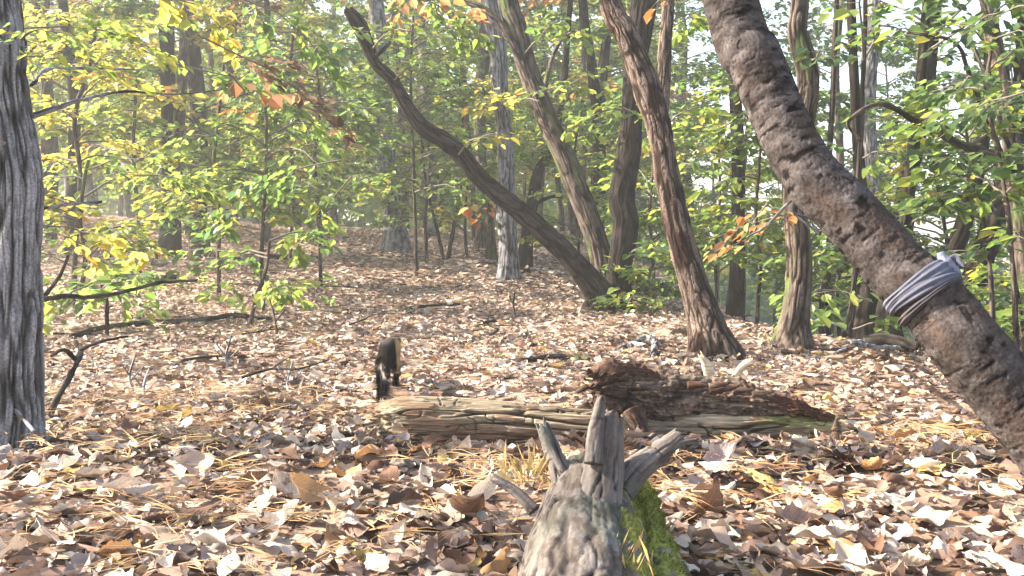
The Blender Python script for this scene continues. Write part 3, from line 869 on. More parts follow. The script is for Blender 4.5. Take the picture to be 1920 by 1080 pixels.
# --- F, G and right side
tree('furrowed_tree', 'furrowed grey brown trunk with a mossy foot standing left of the cherry trunk',
     [(1486, 655, 78), (1490, 600, 56), (1496, 540, 50), (1498, 470, 46), (1492, 380, 46), (1500, 260, 46), (1515, 150, 40), (1495, 60, 36), (1500, -10, 34)], 'brown', nu=100, step=0.009, seed=11,
     limbs=[([(1505, 200, 16), (1530, 140, 12), (1510, 60, 10)], 6.6)],
     sprays=[(1495, 420, 1430, 400, 16, None, 'rust'), (1510, 130, 1560, 90, 30, None, 'dark')])
tree('dark_slim_tree', 'dark slim upright trunk between the red trunk and the furrowed trunk',
     [(1378, 590, 38), (1382, 520, 30), (1384, 430, 27), (1385, 330, 26), (1380, 200, 25), (1372, 60, 24), (1370, -10, 24)], 'black', D=10.5, nu=40, step=0.018, seed=12, leaf=0.1,
     sprays=[(1384, 410, 1330, 400, 40, None, 'lime'), (1384, 400, 1440, 370, 40, None, 'lime'), (1380, 240, 1440, 230, 40, None, 'green'), (1384, 300, 1330, 260, 40, None, 'green')])
tree('far_left_tree', 'dark upright trunk standing in the leaves left of the open floor',
     [(316, 478, 46), (320, 420, 38), (322, 350, 36), (318, 270, 30), (315, 150, 28), (310, 0, 26)], 'black', nu=50, step=0.018, seed=13, leaf=0.11, pal='lime',
     sprays=[(320, 300, 250, 320, 60, None, 'lime'), (320, 240, 400, 230, 60, None, 'green'), (315, 120, 250, 90, 60, None, 'yellow'), (315, 90, 390, 60, 60, None, 'yellow')])
tree('leaning_brown_tree', 'grey brown trunk leaning left just right of the dark trunk at left',
     [(368, 442, 34), (352, 395, 28), (340, 340, 24), (335, 240, 22), (345, 100, 20), (350, 0, 20)], 'brown', nu=36, step=0.02, seed=14, leaf=0.12, D=13.5,
     sprays=[(338, 300, 420, 290, 50), (340, 200, 270, 180, 50, None, 'lime')])
tree('mid_left_tree', 'stout grey trunk at the head of the open leafy floor',
     [(742, 455, 52), (738, 400, 40), (728, 330, 38), (722, 250, 34), (715, 130, 32), (705, 0, 30)], 'oak', nu=44, step=0.02, seed=15, leaf=0.12, D=15.0,
     sprays=[(728, 340, 660, 320, 70, None, 'green'), (725, 300, 790, 300, 60, None, 'lime'), (720, 220, 650, 200, 70, None, 'green'), (725, 380, 790, 400, 30, None, 'green')])
tree('bent_dark_tree', 'short dark bent trunk seen between the leaning and the forked trunks',
     [(985, 480, 28), (990, 430, 24), (1000, 370, 24), (1010, 320, 20), (1035, 280, 16), (1050, 200, 14), (1060, 120, 14)], 'black', D=12.0, nu=36, step=0.02, seed=16, leaf=0.11,
     limbs=[([(1000, 385, 10), (1030, 370, 7), (1060, 368, 4)], 12.0)],
     sprays=[(1050, 180, 1110, 140, 50, None, 'lime'), (1010, 330, 960, 300, 30, None, 'green'), (1050, 220, 1100, 250, 60, None, 'lime')])
tree('black_stemmed_tree', 'short black stem hanging in the green foliage at top centre',
     [(1112, 560, 26), (1125, 300, 24), (1110, 130, 20), (1098, 60, 20), (1092, -10, 18)], 'black', D=13.0, nu=30, step=0.025, seed=17, leaf=0.12,
     sprays=[(1110, 140, 1150, 190, 50, None, 'lime'), (1105, 90, 1060, 60, 50), (1120, 250, 1070, 280, 60, None, 'lime')])
RT = [
    ('tall_grey_tree', 'tall grey trunk rising into the bright sky gap right of the cherry trunk', [(1640, 560, 34), (1634, 340, 27), (1628, 200, 28), (1636, 90, 26), (1640, -10, 24)], 11.0, 'oak', 'dark'),
    ('upright_tree', 'dark upright trunk standing right of the tall grey trunk', [(1672, 520, 50), (1690, 430, 42), (1702, 340, 34), (1728, 230, 30), (1742, 120, 30), (1752, -10, 28)], 9.0, 'black', 'dark'),
    ('slanting_tree', 'dark slanting trunk right of the strap on the cherry', [(1745, 620, 46), (1785, 490, 36), (1815, 390, 34), (1836, 290, 30), (1850, 180, 26), (1860, 60, 24)], 8.0, 'black', 'dark'),
    ('black_slanting_tree', 'thick black slanting trunk nearest the right edge', [(1790, 600, 60), (1825, 530, 50), (1862, 420, 44), (1895, 300, 38), (1915, 160, 34), (1925, 0, 30)], 7.2, 'black', 'dark'),
    ('edge_tree', 'grey brown trunk at the right edge above the cherry', [(1925, 560, 40), (1915, 440, 38), (1900, 300, 34), (1880, 150, 30), (1850, 0, 28)], 6.6, 'brown', 'dark'),
    ('dark_stub_tree', 'broad dark stem half hidden by the cherry below its strap', [(1618, 640, 66), (1625, 580, 54), (1630, 520, 44), (1622, 430, 30), (1610, 300, 22)], 7.6, 'black', 'green'),
    ('twin_dark_stem', 'dark stem close beside the broad one behind the cherry', [(1668, 640, 54), (1664, 580, 40), (1680, 520, 30), (1695, 430, 26)], 7.3, 'black', 'green'),
    ('slim_right_stem', 'thin dark stem in the green left of the broad dark stem', [(1548, 640, 24), (1545, 560, 18), (1556, 470, 14), (1550, 380, 12), (1560, 200, 12)], 8.2, 'dark', 'green'),
    ('thin_leaning_stem', 'thin dark stem leaning right beside the furrowed trunk foot', [(1585, 670, 22), (1590, 620, 18), (1600, 560, 14), (1605, 470, 10)], 6.6, 'dark', 'green'),
]
for q, (nm, lb, pts, D, kd, pl) in enumerate(RT):
    rr = np.random.RandomState(500 + q)
    sp = []
    for (sx, sy, w) in pts[1:]:
        for sgn in (-1, 1):
            if rr.rand() < 0.5: sp.append((sx, sy, sx + sgn * rr.uniform(50, 110), sy + rr.uniform(-50, 30), 34, None, pl if rr.rand() < 0.7 else 'green'))
    tree(nm, lb, pts, kd, D=D, nu=44, step=0.016, seed=20 + q, sprays=sp, pal=pl, leaf=0.095)
# bare crooked limb sweeping through the right side
def stick(name, label, pts, kind='dark', Ds=None, cat='branch', nu=14, lift=0.5, step=0.012, seed=0, subs=(), group=None):
    P, r = [], []
    for k, q in enumerate(pts):
        px, py, w = q[:3]
        if len(q) > 3: D = q[3]; p = at(px, py, D)
        else:
            p, D = gp(px, py); p = p + np.array([0, 0, 0.5 * w / F * D * (1 + lift)])
        P.append(p); r.append(0.5 * w / F * D)
    V, f4, f3, C = trunk_mesh(P, r, kind, nu, step, seed, ragged=(0.01, 0.01), cap=(True, True))
    loc = np.array(P[0])
    if not subs:
        mb = MB(); mb.add(V, f4, f3, C); o = mb.build(name, M_bark, None, origin=loc)
        return tag(o, label, cat, group)
    T = thing(name, label, cat, loc, group)
    mb = MB(); mb.add(V, f4, f3, C); mb.build('stem', M_bark, T, origin=loc)
    for q, sp in enumerate(subs):
        P, r = [], []
        for (px, py, w, D) in sp:
            P.append(at(px, py, D)); r.append(0.5 * w / F * D)
        V, f4, f3, C = trunk_mesh(P, r, kind, 10, step, seed + q + 1)
        mb = MB(); mb.add(V, f4, f3, C); mb.build('side_branch', M_bark, T, origin=loc)
    return T
stick('bare_limb', 'bare crooked limb reaching left from the right edge through the foliage',
      [(1925, 330, 30, 5.6), (1880, 300, 24, 5.5), (1800, 270, 18, 5.3), (1720, 228, 12, 5.1), (1650, 195, 8, 5.0), (1590, 228, 6, 4.9), (1612, 262, 4, 4.9)], 'brown',
      subs=[[(1880, 300, 12, 5.5), (1850, 220, 9, 5.4), (1820, 150, 8, 5.3), (1790, 80, 6, 5.2), (1700, 60, 4, 5.1)], [(1900, 300, 10, 5.5), (1860, 180, 8, 5.6), (1815, 60, 6, 5.7)], [(1720, 228, 5, 5.1), (1770, 210, 4, 5.0)]], cat='branch', seed=61)

# ------------------------------------------------------------------ logs
LOGCOL = colramp((0.025, 0.016, 0.011), (0.17, 0.132, 0.088), (0.38, 0.31, 0.215), stain=(0.15, 0.09, 0.055), seed=7)
def moss_mix(cf, fn):
    def f(h, cx, cy, v, pos):
        c = cf(h, cx, cy, v, pos)
        k = np.clip(fn(h, cx, cy, v, pos), 0, 1)[..., None]
        g = np.array((0.15, 0.165, 0.05)) * (0.55 + 0.9 * fbm(cx / 0.012, cy / 0.012, v / 0.012, seed=88, o=2))[..., None]
        return c * (1 - k) + g * k
    return f
def log_path(pts):
    P, r = [], []
    for px, py, w, D in pts:
        P.append(at(px, py, D)); r.append(0.5 * w / F * D)
    return P, r

_, DL = gp(720, 838)
logT = thing('fallen_log', 'long weathered pale log lying across the leaves, mossy green towards its right end', 'log', at(1100, 830, DL))
loc = np.array(logT.location)
P, r = log_path([(684, 786, 40, DL + .05), (760, 786, 84, DL + .05), (900, 790, 84, DL + .05), (1050, 800, 76, DL + .03), (1200, 806, 74, DL + .02), (1350, 808, 64, DL), (1480, 804, 50, DL), (1572, 806, 42, DL)])
cf = moss_mix(LOGCOL, lambda h, cx, cy, v, pos: sstep(0.42, 0.6, fbm(cx / 0.05, cy / 0.05, v / 0.25, seed=91, o=3) + 0.42 * sstep(0.95, 1.3, v) - 0.2) * sstep(loc[2] + 0.03, loc[2] + 0.07, pos[..., 2]) * 0.8)
V, f4, f3, C = tube(P, r, 220, step=0.0035, disp=cyl_grain(0.011, 0.0055, 22), colf=cf, ragged=(-0.10, 0.05), seed=3, flat=0.86)
mb = MB(); mb.add(V, f4, f3, C); mb.build('trunk', M_wood, logT, origin=loc)
# split slab along the lower front and the raised upright splinter at the right end
P, r = log_path([(1200, 842, 30, DL - .10), (1330, 842, 34, DL - .10), (1480, 840, 34, DL - .08), (1560, 848, 26, DL - .06)])
V, f4, f3, C = tube(P, r, 60, step=0.007, disp=cyl_grain(0.008, 0.004, 22), colf=LOGCOL, ragged=(-0.06, 0.04), seed=5, flat=0.6)
mb = MB(); mb.add(V, f4, f3, C); mb.build('split_slab', M_wood, logT, origin=loc)
DARKW = colramp((0.02, 0.013, 0.01), (0.075, 0.045, 0.03), (0.17, 0.11, 0.075), seed=9)
P, r = log_path([(1567, 872, 26, DL - .10), (1566, 835, 24, DL - .09), (1568, 805, 18, DL - .08), (1568, 784, 3, DL - .08)])
V, f4, f3, C = tube(P, r, 36, step=0.005, disp=cyl_grain(0.006, 0.002, 14), colf=DARKW, seed=6, flat=0.5)
mb = MB(); mb.add(V, f4, f3, C); mb.build('upright_splinter', M_wood, logT, origin=loc)

# rotten chunk lying on top of the log
rotT = thing('rotten_log', 'dark rotten tapering chunk of trunk with a crumbling reddish end resting on the pale log', 'log', at(1180, 780, DL))
loc = np.array(rotT.location)
ROT = colramp((0.006, 0.004, 0.003), (0.055, 0.036, 0.026), (0.19, 0.145, 0.11), stain=(0.05, 0.022, 0.013), seed=12)
def rotc(h, cx, cy, v, pos):
    c = ROT(h, cx, cy, v, pos)
    k = np.exp(-v / 0.10)[..., None]
    red = np.array((0.065, 0.034, 0.022)) * (0.05 + 1.5 * h[..., None] ** 1.5)
    return c * (1 - k) + red * k
def rotd(cx, cy, v, r):
    o1, h1 = cyl_grain(0.016, 0.010, 7)(cx, cy, v, r)
    p = fbm(cx / 0.04, cy / 0.04, v / 0.07, seed=15, o=4)
    stp = np.floor(p * 9) / 9
    o1 = o1 + 0.012 * (fbm(cx / 0.012, cy / 0.012, v / 0.018, seed=16, o=3) - 0.5)
    return o1 + 0.07 * (stp - 0.5) + 0.13 * r * (fbm(cx / 0.09, cy / 0.09, v / 0.2, seed=17, o=2) - 0.5), np.clip(h1 * 0.7 + 0.5 * ((p * 8) % 1.0), 0, 1)
P, r = log_path([(1102, 728, 62, DL - .02), (1130, 730, 104, DL - .02), (1180, 736, 100, DL), (1240, 740, 92, DL + .02), (1320, 744, 84, DL + .03), (1400, 752, 72, DL + .02), (1480, 764, 52, DL), (1560, 782, 14, DL - .02)])
V, f4, f3, C = tube(P, r, 150, step=0.0045, disp=rotd, colf=rotc, ragged=(-0.09, 0.02), seed=8, flat=0.85)
mb = MB(); mb.add(V, f4, f3, C); mb.build('trunk', M_wood, rotT, origin=loc)
P, r = log_path([(1186, 770, 44, DL - .07), (1200, 800, 30, DL - .09), (1212, 838, 14, DL - .10)])
V, f4, f3, C = tube(P, r, 40, step=0.005, disp=cyl_grain(0.01, 0.004, 10), colf=ROT, seed=11)
mb = MB(); mb.add(V, f4, f3, C); mb.build('hanging_root', M_wood, rotT, origin=loc)
rs = np.random.RandomState(4)
for q in range(16):        # shards of heartwood round the broken end and flakes on the back
    if q < 9: px, py, l = 1100 + 40 * rs.rand(), 695 + 75 * rs.rand(), 24
    else: px, py, l = 1180 + 300 * rs.rand(), 700 + 0, 40
    if q >= 9: py = 700 + (px - 1180) * 0.16 + rs.rand() * 8
    ex, ey = px + rs.uniform(-1.0, 0.4) * l if q < 9 else px + l, py + rs.uniform(-0.6, 0.6) * l if q < 9 else py - rs.uniform(-2, 10)
    P, r = log_path([(px, py, 15, DL - .05), ((px + ex) / 2, (py + ey) / 2, 11, DL - .06), (ex, ey, 3, DL - .07)])
    V, f4, f3, C = tube(P, r, 12, step=0.006, disp=cyl_grain(0.006, 0.003, 8), colf=(rotc if q < 9 else ROT), seed=30 + q, flat=0.5)
    mb = MB(); mb.add(V, f4, f3, C); mb.build('wood_shard', M_wood, rotT, origin=loc)
PALEW = colramp((0.3, 0.22, 0.13), (0.50, 0.40, 0.27), (0.62, 0.54, 0.40), seed=2)
for (x0, y0, w0, x1, y1, w1, lb) in [(1338, 712, 20, 1318, 672, 13, 'pale upright splinter of wood standing behind the rotten chunk, left of two'),
                                     (1362, 712, 14, 1408, 678, 18, 'pale splinter of wood leaning right behind the rotten chunk, right of two')]:
    Dp = DL + 0.22
    P, r = log_path([(x0, y0 + 30, w0, Dp), ((x0 + x1) / 2, (y0 + y1) / 2, w0, Dp), (x1, y1, w1 * 0.7, Dp)])
    V, f4, f3, C = tube(P, r, 26, step=0.006, disp=cyl_grain(0.006, 0.002, 12), colf=PALEW, ragged=(0, 0.03), seed=int(x0), flat=0.5)
    mb = MB(); mb.add(V, f4, f3, C); o = mb.build('wood_splinter', M_wood, None, origin=P[0])
    tag(o, lb, 'wood splinter')

# ------------------------------------------------------------------ foreground stump
stT = thing('gnarled_stump', 'grey gnarled dead stump with broken prongs and green moss at the bottom centre', 'stump', at(1110, 1080, 1.55))
loc = np.array(stT.location)
GREYW = colramp((0.015, 0.009, 0.008), (0.085, 0.070, 0.062), (0.18, 0.158, 0.143), stain=(0.080, 0.078, 0.064), seed=14)
def stc(h, cx, cy, v, pos):
    c = GREYW(h, cx, cy, v, pos)
    x = pos[..., 0] - loc[0]
    n = fbm(pos[..., 0] / 0.03, pos[..., 1] / 0.03, pos[..., 2] / 0.03, seed=55, o=3)
    k = sstep(0.03, 0.065, x + 0.08 * (n - 0.5)) * sstep(0.36, 0.46, n) + sstep(0.07, 0.11, -x + 0.12 * (n - 0.5)) * sstep(0.45, 0.6, n) * (pos[..., 2] < 0.09)
    k = np.clip(k, 0, 1)[..., None]
    g = np.array((0.15, 0.155, 0.025)) * (0.35 + 1.3 * vnoise(pos[..., 0] / 0.006, pos[..., 1] / 0.006, pos[..., 2] / 0.006, seed=3))[..., None]
    bk = sstep(0.50, 0.54, fbm(pos[..., 0] / 0.02, pos[..., 1] / 0.035, pos[..., 2] / 0.03, seed=66, o=4))[..., None]
    c = c * (1 - bk) + c * np.array((0.60, 0.56, 0.50)) * bk
    return c * (1 - k) + g * k
def std(cx, cy, v, r):
    o1, h1 = cyl_grain(0.012, 0.004, 9)(cx, cy, v, r)
    p = fbm(cx / 0.05, cy / 0.05, v / 0.16, seed=18, o=2)
    wq = 1.2 * fbm(cx / 0.05, cy / 0.05, v / 0.07, seed=61, o=2)
    q = np.abs(2 * vnoise(cx / 0.034 + wq, cy / 0.034 + wq, v / 0.24 + wq, seed=62) - 1)
    ckk = 1 - sstep(0.0, 0.11, q)
    h1 = h1 * (1 - 0.9 * ckk); o1 = o1 - 0.004 * ckk
    return o1 * 0.8 + 0.010 * (np.floor(p * 7) / 7 + 0.3 * sstep(0, 0.2, (p * 7) % 1.0) - 0.6) + 0.20 * r * (fbm(cx / 0.07, cy / 0.07, v / 0.14, seed=19, o=2) - 0.5), np.clip((h1 * 0.75 + 0.35 * ((p * 7) % 1.0)) * (1 - 0.8 * ckk), 0, 1)
def w2r(w, D): return 0.5 * w / F * D
body = [(1108, 862, 60, 1.80), (1106, 900, 120, 1.76), (1106, 950, 165, 1.68), (1104, 1020, 212, 1.58), (1100, 1110, 258, 1.47), (1100, 1230, 300, 1.36), (1100, 1400, 310, 1.22)]
P, r = log_path(body)
V, f4, f3, C = tube(P, r, 200, step=0.0035, disp=std, colf=stc, ragged=(0.0, 0.0), seed=2)
mb = MB(); mb.add(V, f4, f3, C); body_o = mb.build('stump_body', M_stump, stT, origin=loc)
bodyV = V.copy()
def prong(pts, seed, name='broken_prong', nu=70, rag=0.03, amp=0.0014, flat=1.0, cf=GREYW):
    P, r = log_path(pts)
    V, f4, f3, C = tube(P, r, nu, step=0.003, disp=cyl_grain(0.008, amp, 16), colf=cf, ragged=(0, rag), seed=seed, flat=flat)
    mb = MB(); mb.add(V, f4, f3, C); return mb.build(name, M_stump, stT, origin=loc)
prong([(1112, 1030, 96, 1.50), (1122, 960, 84, 1.56), (1132, 890, 76, 1.60), (1138, 830, 66, 1.61), (1144, 785, 58, 1.62)], 3, rag=0.03, amp=0.0018)
prong([(1112, 870, 36, 1.57), (1117, 810, 30, 1.585), (1124, 768, 22, 1.59), (1127, 746, 14, 1.59)], 4, name='split_prong', nu=44, rag=0.01)
prong([(1072, 935, 52, 1.66), (1052, 890, 40, 1.68), (1035, 845, 32, 1.70), (1018, 800, 24, 1.71)], 5, rag=0.025)
prong([(1160, 920, 60, 1.62), (1195, 880, 50, 1.64), (1235, 850, 40, 1.66), (1272, 818, 28, 1.67)], 6, rag=0.02, amp=0.0022)
prong([(1240, 846, 20, 1.66), (1278, 830, 14, 1.66), (1303, 826, 9, 1.66)], 7, nu=26, rag=0.01)
prong([(1002, 958, 26, 1.60), (965, 920, 20, 1.62), (925, 896, 16, 1.63)], 8, nu=32, rag=0.02, flat=0.6)
# second, mossy root swelling on the right
P, r = log_path([(1168, 880, 40, 1.75), (1186, 930, 78, 1.70), (1202, 1000, 100, 1.62), (1225, 1090, 125, 1.52), (1250, 1220, 150, 1.40), (1260, 1400, 160, 1.26)])
V2_, f4, f3, C = tube(P, r, 120, step=0.004, disp=std, colf=stc, seed=21)
mb = MB(); mb.add(V2_, f4, f3, C); mb.build('mossy_root', M_stump, stT, origin=loc)
bodyV = np.vstack([bodyV, V2_])
# moss tufts growing on the right flank
rm = np.random.RandomState(9)
Vn = bodyV
x = Vn[:, 0] - loc[0]
nm = fbm(Vn[:, 0] / 0.03, Vn[:, 1] / 0.03, Vn[:, 2] / 0.03, seed=55, o=3)
sel = np.where((((x + 0.08 * (nm - 0.5)) > 0.045) & (nm > 0.44) | ((x < -0.075) & (nm > 0.55) & (Vn[:, 2] < 0.08))) & (Vn[:, 2] > 0.0))[0]
sel = rm.choice(sel, 20000)
cen = np.array([np.interp(Vn[sel, 1], [1.2, 1.8], [loc[0] + 0.05, loc[0] + 0.02]), Vn[sel, 1], np.full(len(sel), 0.0)]).T
nr_ = Vn[sel] - cen; nr_ /= np.linalg.norm(nr_, axis=1)[:, None]
pp = Vn[sel] + rm.randn(len(sel), 3) * 0.002
dd = nr_ + rm.randn(len(sel), 3) * 0.5
bl = np.array([[0, -0.18, 0], [0, 0.18, 0], [1, 0, 0.1], [0.5, 0.0, 0.16]])
mt = scatter([(bl, np.array([[0, 1, 2, 3]]))], pp, dd, rm.randn(len(sel), 3), 0.003 + 0.005 * rm.rand(len(sel)),
             np.array([(0.12, 0.135, 0.02), (0.17, 0.175, 0.03), (0.07, 0.085, 0.018)])[rm.randint(0, 3, len(sel))], rm)
o = mt.build('moss', M_leaf, stT, origin=loc); o['kind'] = 'stuff'
# yellow dead grass blades by the stump
for (gx_, gy_, nb, lb) in [(1085, 895, 60, 'tuft of straw yellow grass between the prongs of the stump'), (990, 880, 50, 'tuft of straw yellow grass left of the stump prongs'), (1165, 1050, 40, 'thin pale grass tuft on the mossy stump front')]:
    D_ = 1.72 if gy_ < 1000 else 1.42
    b0 = at(gx_, gy_ + 20, D_)
    pb = b0 + rm.randn(nb, 3) * np.array([0.02, 0.02, 0.004])
    db = np.stack([rm.randn(nb) * 0.6, rm.randn(nb) * 0.5, 0.6 + 0.5 * rm.rand(nb)], -1)
    bl2 = np.array([[0, -0.010, 0], [0, 0.010, 0], [0.6, 0.007, 0.12], [1.0, 0, 0.02]])
    o = scatter([(bl2, np.array([[0, 1, 2, 3]]))], pb, db, rm.randn(nb, 3), 0.03 + 0.04 * rm.rand(nb), np.tile((0.30, 0.22, 0.10), (nb, 1)), rm)
    o = o.build('grass_tuft', M_leaf, None, origin=b0); tag(o, lb, 'grass tuft')

# ------------------------------------------------------------------ strap round the cherry trunk
PBa = np.array(PB)
c0 = PBa[-11] * 0.85 + PBa[-12] * 0.15
dt = PBa[-9] - PBa[-13]; dt /= np.linalg.norm(dt)
strapT = thing('strap', 'blue grey cloth strap wound in folds round the leaning cherry trunk', 'strap', c0)
# frame round the trunk axis
vw = c0 - CAM; vw /= np.linalg.norm(vw)
e1 = np.cross(dt, vw); e1 /= np.linalg.norm(e1); e2 = np.cross(dt, e1)
tr = 0.5 * 123 / F * (DB + 0.16)
def strap_band(off, tilt, width, rr_, seed, name, thick=0.004, col=(0.19, 0.20, 0.27)):
    n, m = 180, 14
    th = np.linspace(0, 2 * np.pi, n, endpoint=False)[:, None]
    w = np.linspace(-0.5, 0.5, m)[None, :]
    fold = 0.0016 * np.sin(w * 15 + 2.2 * np.sin(th + seed) + seed) + 0.003 * (vnoise(np.cos(th) * 3 + 0 * w, np.sin(th) * 3 + 0 * w, w * 6, seed=seed) - 0.5)
    rad = tr * rr_ + thick + fold - 0.006 * (2 * np.abs(w)) ** 4
    ax = off + width * w * (0.85 + 0.25 * np.cos(th * 2 + seed)) + tilt * np.cos(th - 0.4)
    Po = c0 + e1 * 0 + (np.cos(th) * rad)[..., None] * e1 + (np.sin(th) * rad)[..., None] * e2 + ax[..., None] * dt
    Pi = c0 + (np.cos(th) * (rad - thick))[..., None] * e1 + (np.sin(th) * (rad - thick))[..., None] * e2 + ax[..., None] * dt
    V = np.concatenate([Po.reshape(-1, 3), Pi.reshape(-1, 3)])
    i, j = np.meshgrid(np.arange(n), np.arange(m - 1), indexing='ij')
    i2 = (i + 1) % n
    f = np.stack([i * m + j, i2 * m + j, i2 * m + j + 1, i * m + j + 1], -1).reshape(-1, 4)
    g = f[:, ::-1] + n * m
    k = np.arange(n); k2 = (k + 1) % n
    e_a = np.stack([k * m, n * m + k * m, n * m + k2 * m, k2 * m], -1)
    e_b = np.stack([k * m + m - 1, k2 * m + m - 1, n * m + k2 * m + m - 1, n * m + k * m + m - 1], -1)
    C = np.tile(np.array(col), (len(V), 1)) * (0.85 + 0.3 * vnoise(V[:, 0] / 0.02, V[:, 1] / 0.02, V[:, 2] / 0.02, seed=2))[:, None]
    mb = MB(); mb.add(V, np.concatenate([f, g, e_a, e_b]), None, C)
    mb.build(name, M_cloth, strapT, origin=c0)
strap_band(0.010, 0.004, 0.034, 1.06, 1, 'upper_wrap', col=(0.085, 0.088, 0.120))
strap_band(-0.010, 0.011, 0.028, 1.075, 3, 'middle_wrap', col=(0.070, 0.072, 0.098))
strap_band(-0.028, -0.002, 0.018, 1.06, 5, 'lower_wrap', col=(0.05, 0.045, 0.05))
kc = c0 - e2 * 0.0 + e1 * tr * 1.10 * (1 if (e1[0] > 0) else -1) + dt * 0.01
V, f4, f3, C = tube([kc + dt * 0.03, kc + e1 * 0.006, kc - dt * 0.03], [0.009, 0.017, 0.008], 24, nv=16, disp=cyl_grain(0.008, 0.003, 3), colf=None)
mb = MB(); mb.add(V, f4, f3, np.tile((0.15, 0.155, 0.205), (len(V), 1))); mb.build('knot', M_cloth, strapT, origin=c0)

es = e1 * (1 if e1[0] > 0 else -1)
V, f4, f3, C = tube([kc, kc + es * 0.018 + dt * 0.004, kc + es * 0.03 - np.array([0, 0, 0.022])], [0.006, 0.009, 0.008], 20, nv=14, disp=cyl_grain(0.006, 0.001, 3), flat=0.3, ragged=(0, 0.01))
mb = MB(); mb.add(V, f4, f3, np.tile((0.085, 0.088, 0.12), (len(V), 1))); mb.build('loose_end', M_cloth, strapT, origin=c0)
# leaves drifted against the logs and the stump
rd = np.random.RandomState(33)
nd = 620
xd = np.concatenate([rd.uniform(at(690, 800, DL)[0], at(1600, 800, DL)[0], 420), rd.uniform(-0.12, 0.42, 200)])
yd = np.concatenate([DL * 0.998 - 0.12 - 0.09 * np.abs(rd.randn(420)), 1.35 + 0.5 * rd.rand(200)])
sidek = np.arange(nd) >= 420
xd = np.where(sidek, 0.13 + np.sign(xd - 0.13) * (0.10 + 0.05 * (1.9 - yd) + 0.08 * np.abs(rd.randn(nd)) + 0.03 * (xd > 0.13)), xd)
zd = H(xd, yd) + 0.012 + 0.035 * rd.rand(nd)
ad = rd.rand(nd) * 6.28
dm = scatter(near_t, np.stack([xd, yd, zd], -1), np.stack([np.cos(ad), np.sin(ad), 0.3 * rd.randn(nd)], -1), nrm_random(nd, 0.45, rd), 0.045 + 0.05 * rd.rand(nd), PC[rd.choice(len(PC), nd, p=PW)], rd)
tag(dm.build('leaf_drift', M_litter), 'brown leaves drifted against the pale log and the stump', 'leaf drift', kind='stuff')

# ------------------------------------------------------------------ the marten walking away
def skin_body(chains, name):
    """chains: list of [(x,y,z,r),...] joined at equal first points; returns evaluated verts, faces"""
    vs, es, rs_ = [], [], []
    idx = {}
    for ch in chains:
        prev = None
        for (x, y, z, r) in ch:
            key = (round(x, 4), round(y, 4), round(z, 4))
            if key not in idx:
                idx[key] = len(vs); vs.append((x, y, z)); rs_.append(r)
            c = idx[key]
            if prev is not None and prev != c: es.append((prev, c))
            prev = c
    me = bpy.data.meshes.new(name + '_skeleton'); me.from_pydata(vs, es, [])
    o = bpy.data.objects.new(name + '_skeleton', me); COL.objects.link(o)
    o.modifiers.new('s', 'SKIN').use_smooth_shade = True
    for k, sv in enumerate(me.skin_vertices[0].data):
        sv.radius = (rs_[k] if not isinstance(rs_[k], tuple) else rs_[k][0],) * 2 if not isinstance(rs_[k], tuple) else rs_[k]
        sv.use_root = (k == 0)
    ss = o.modifiers.new('u', 'SUBSURF'); ss.levels = 3; ss.render_levels = 3
    dg = bpy.context.evaluated_depsgraph_get()
    ev = o.evaluated_get(dg).to_mesh()
    V = np.array([v.co[:] for v in ev.vertices]); Fq = [list(p.vertices) for p in ev.polygons]
    bpy.data.objects.remove(o, do_unlink=True)
    return V, Fq
pm, Dm = gp(716, 747)
# local axes: +y away from the camera, x right, z up; metres
chains = [
    [(0.012, 0.02, 0.155, 0.040), (0.014, 0.10, 0.165, 0.042), (0.020, 0.20, 0.160, 0.038), (0.026, 0.29, 0.160, 0.040), (0.030, 0.35, 0.152, 0.030), (0.034, 0.40, 0.140, 0.026), (0.037, 0.445, 0.130, 0.027), (0.040, 0.485, 0.118, 0.015), (0.041, 0.505, 0.112, 0.009)],
    [(0.012, 0.02, 0.155, 0.040), (0.006, -0.035, 0.145, 0.022), (0.002, -0.075, 0.105, 0.022), (-0.001, -0.10, 0.06, 0.019), (-0.004, -0.13, 0.028, 0.013), (-0.006, -0.17, 0.020, 0.006)],
    [(0.012, 0.02, 0.155, 0.040), (-0.018, 0.025, 0.115, 0.025), (-0.024, 0.055, 0.075, 0.014), (-0.022, 0.005, 0.040, 0.010), (-0.022, 0.012, 0.012, 0.010), (-0.022, 0.045, 0.008, 0.009)],
    [(0.012, 0.02, 0.155, 0.040), (0.044, 0.035, 0.115, 0.024), (0.050, 0.085, 0.085, 0.014), (0.050, 0.045, 0.058, 0.010), (0.050, 0.065, 0.030, 0.010), (0.050, 0.095, 0.024, 0.009)],
    [(0.026, 0.29, 0.160, 0.040), (0.002, 0.30, 0.110, 0.017), (0.000, 0.285, 0.060, 0.011), (0.000, 0.295, 0.014, 0.010), (0.000, 0.32, 0.009, 0.009)],
    [(0.026, 0.29, 0.160, 0.040), (0.052, 0.31, 0.110, 0.017), (0.054, 0.33, 0.065, 0.011), (0.054, 0.36, 0.030, 0.010), (0.054, 0.385, 0.025, 0.009)],
    [(0.037, 0.445, 0.130, 0.027), (0.018, 0.432, 0.160, 0.009), (0.014, 0.430, 0.170, 0.006)],
    [(0.037, 0.445, 0.130, 0.027), (0.058, 0.432, 0.160, 0.009), (0.062, 0.430, 0.170, 0.006)],
]
V, Fq = skin_body(chains, 'marten')
V = V + (fbm(V[:, 0] / 0.012, V[:, 1] / 0.02, V[:, 2] / 0.02, seed=5, o=2)[:, None] - 0.5) * 0.004
x_, y_, z_ = V[:, 0], V[:, 1], V[:, 2]
c_black = np.array((0.006, 0.005, 0.005)); c_tan = np.array((0.33, 0.225, 0.11)); c_grey = np.array((0.05, 0.042, 0.038)); c_yel = np.array((0.50, 0.36, 0.12))
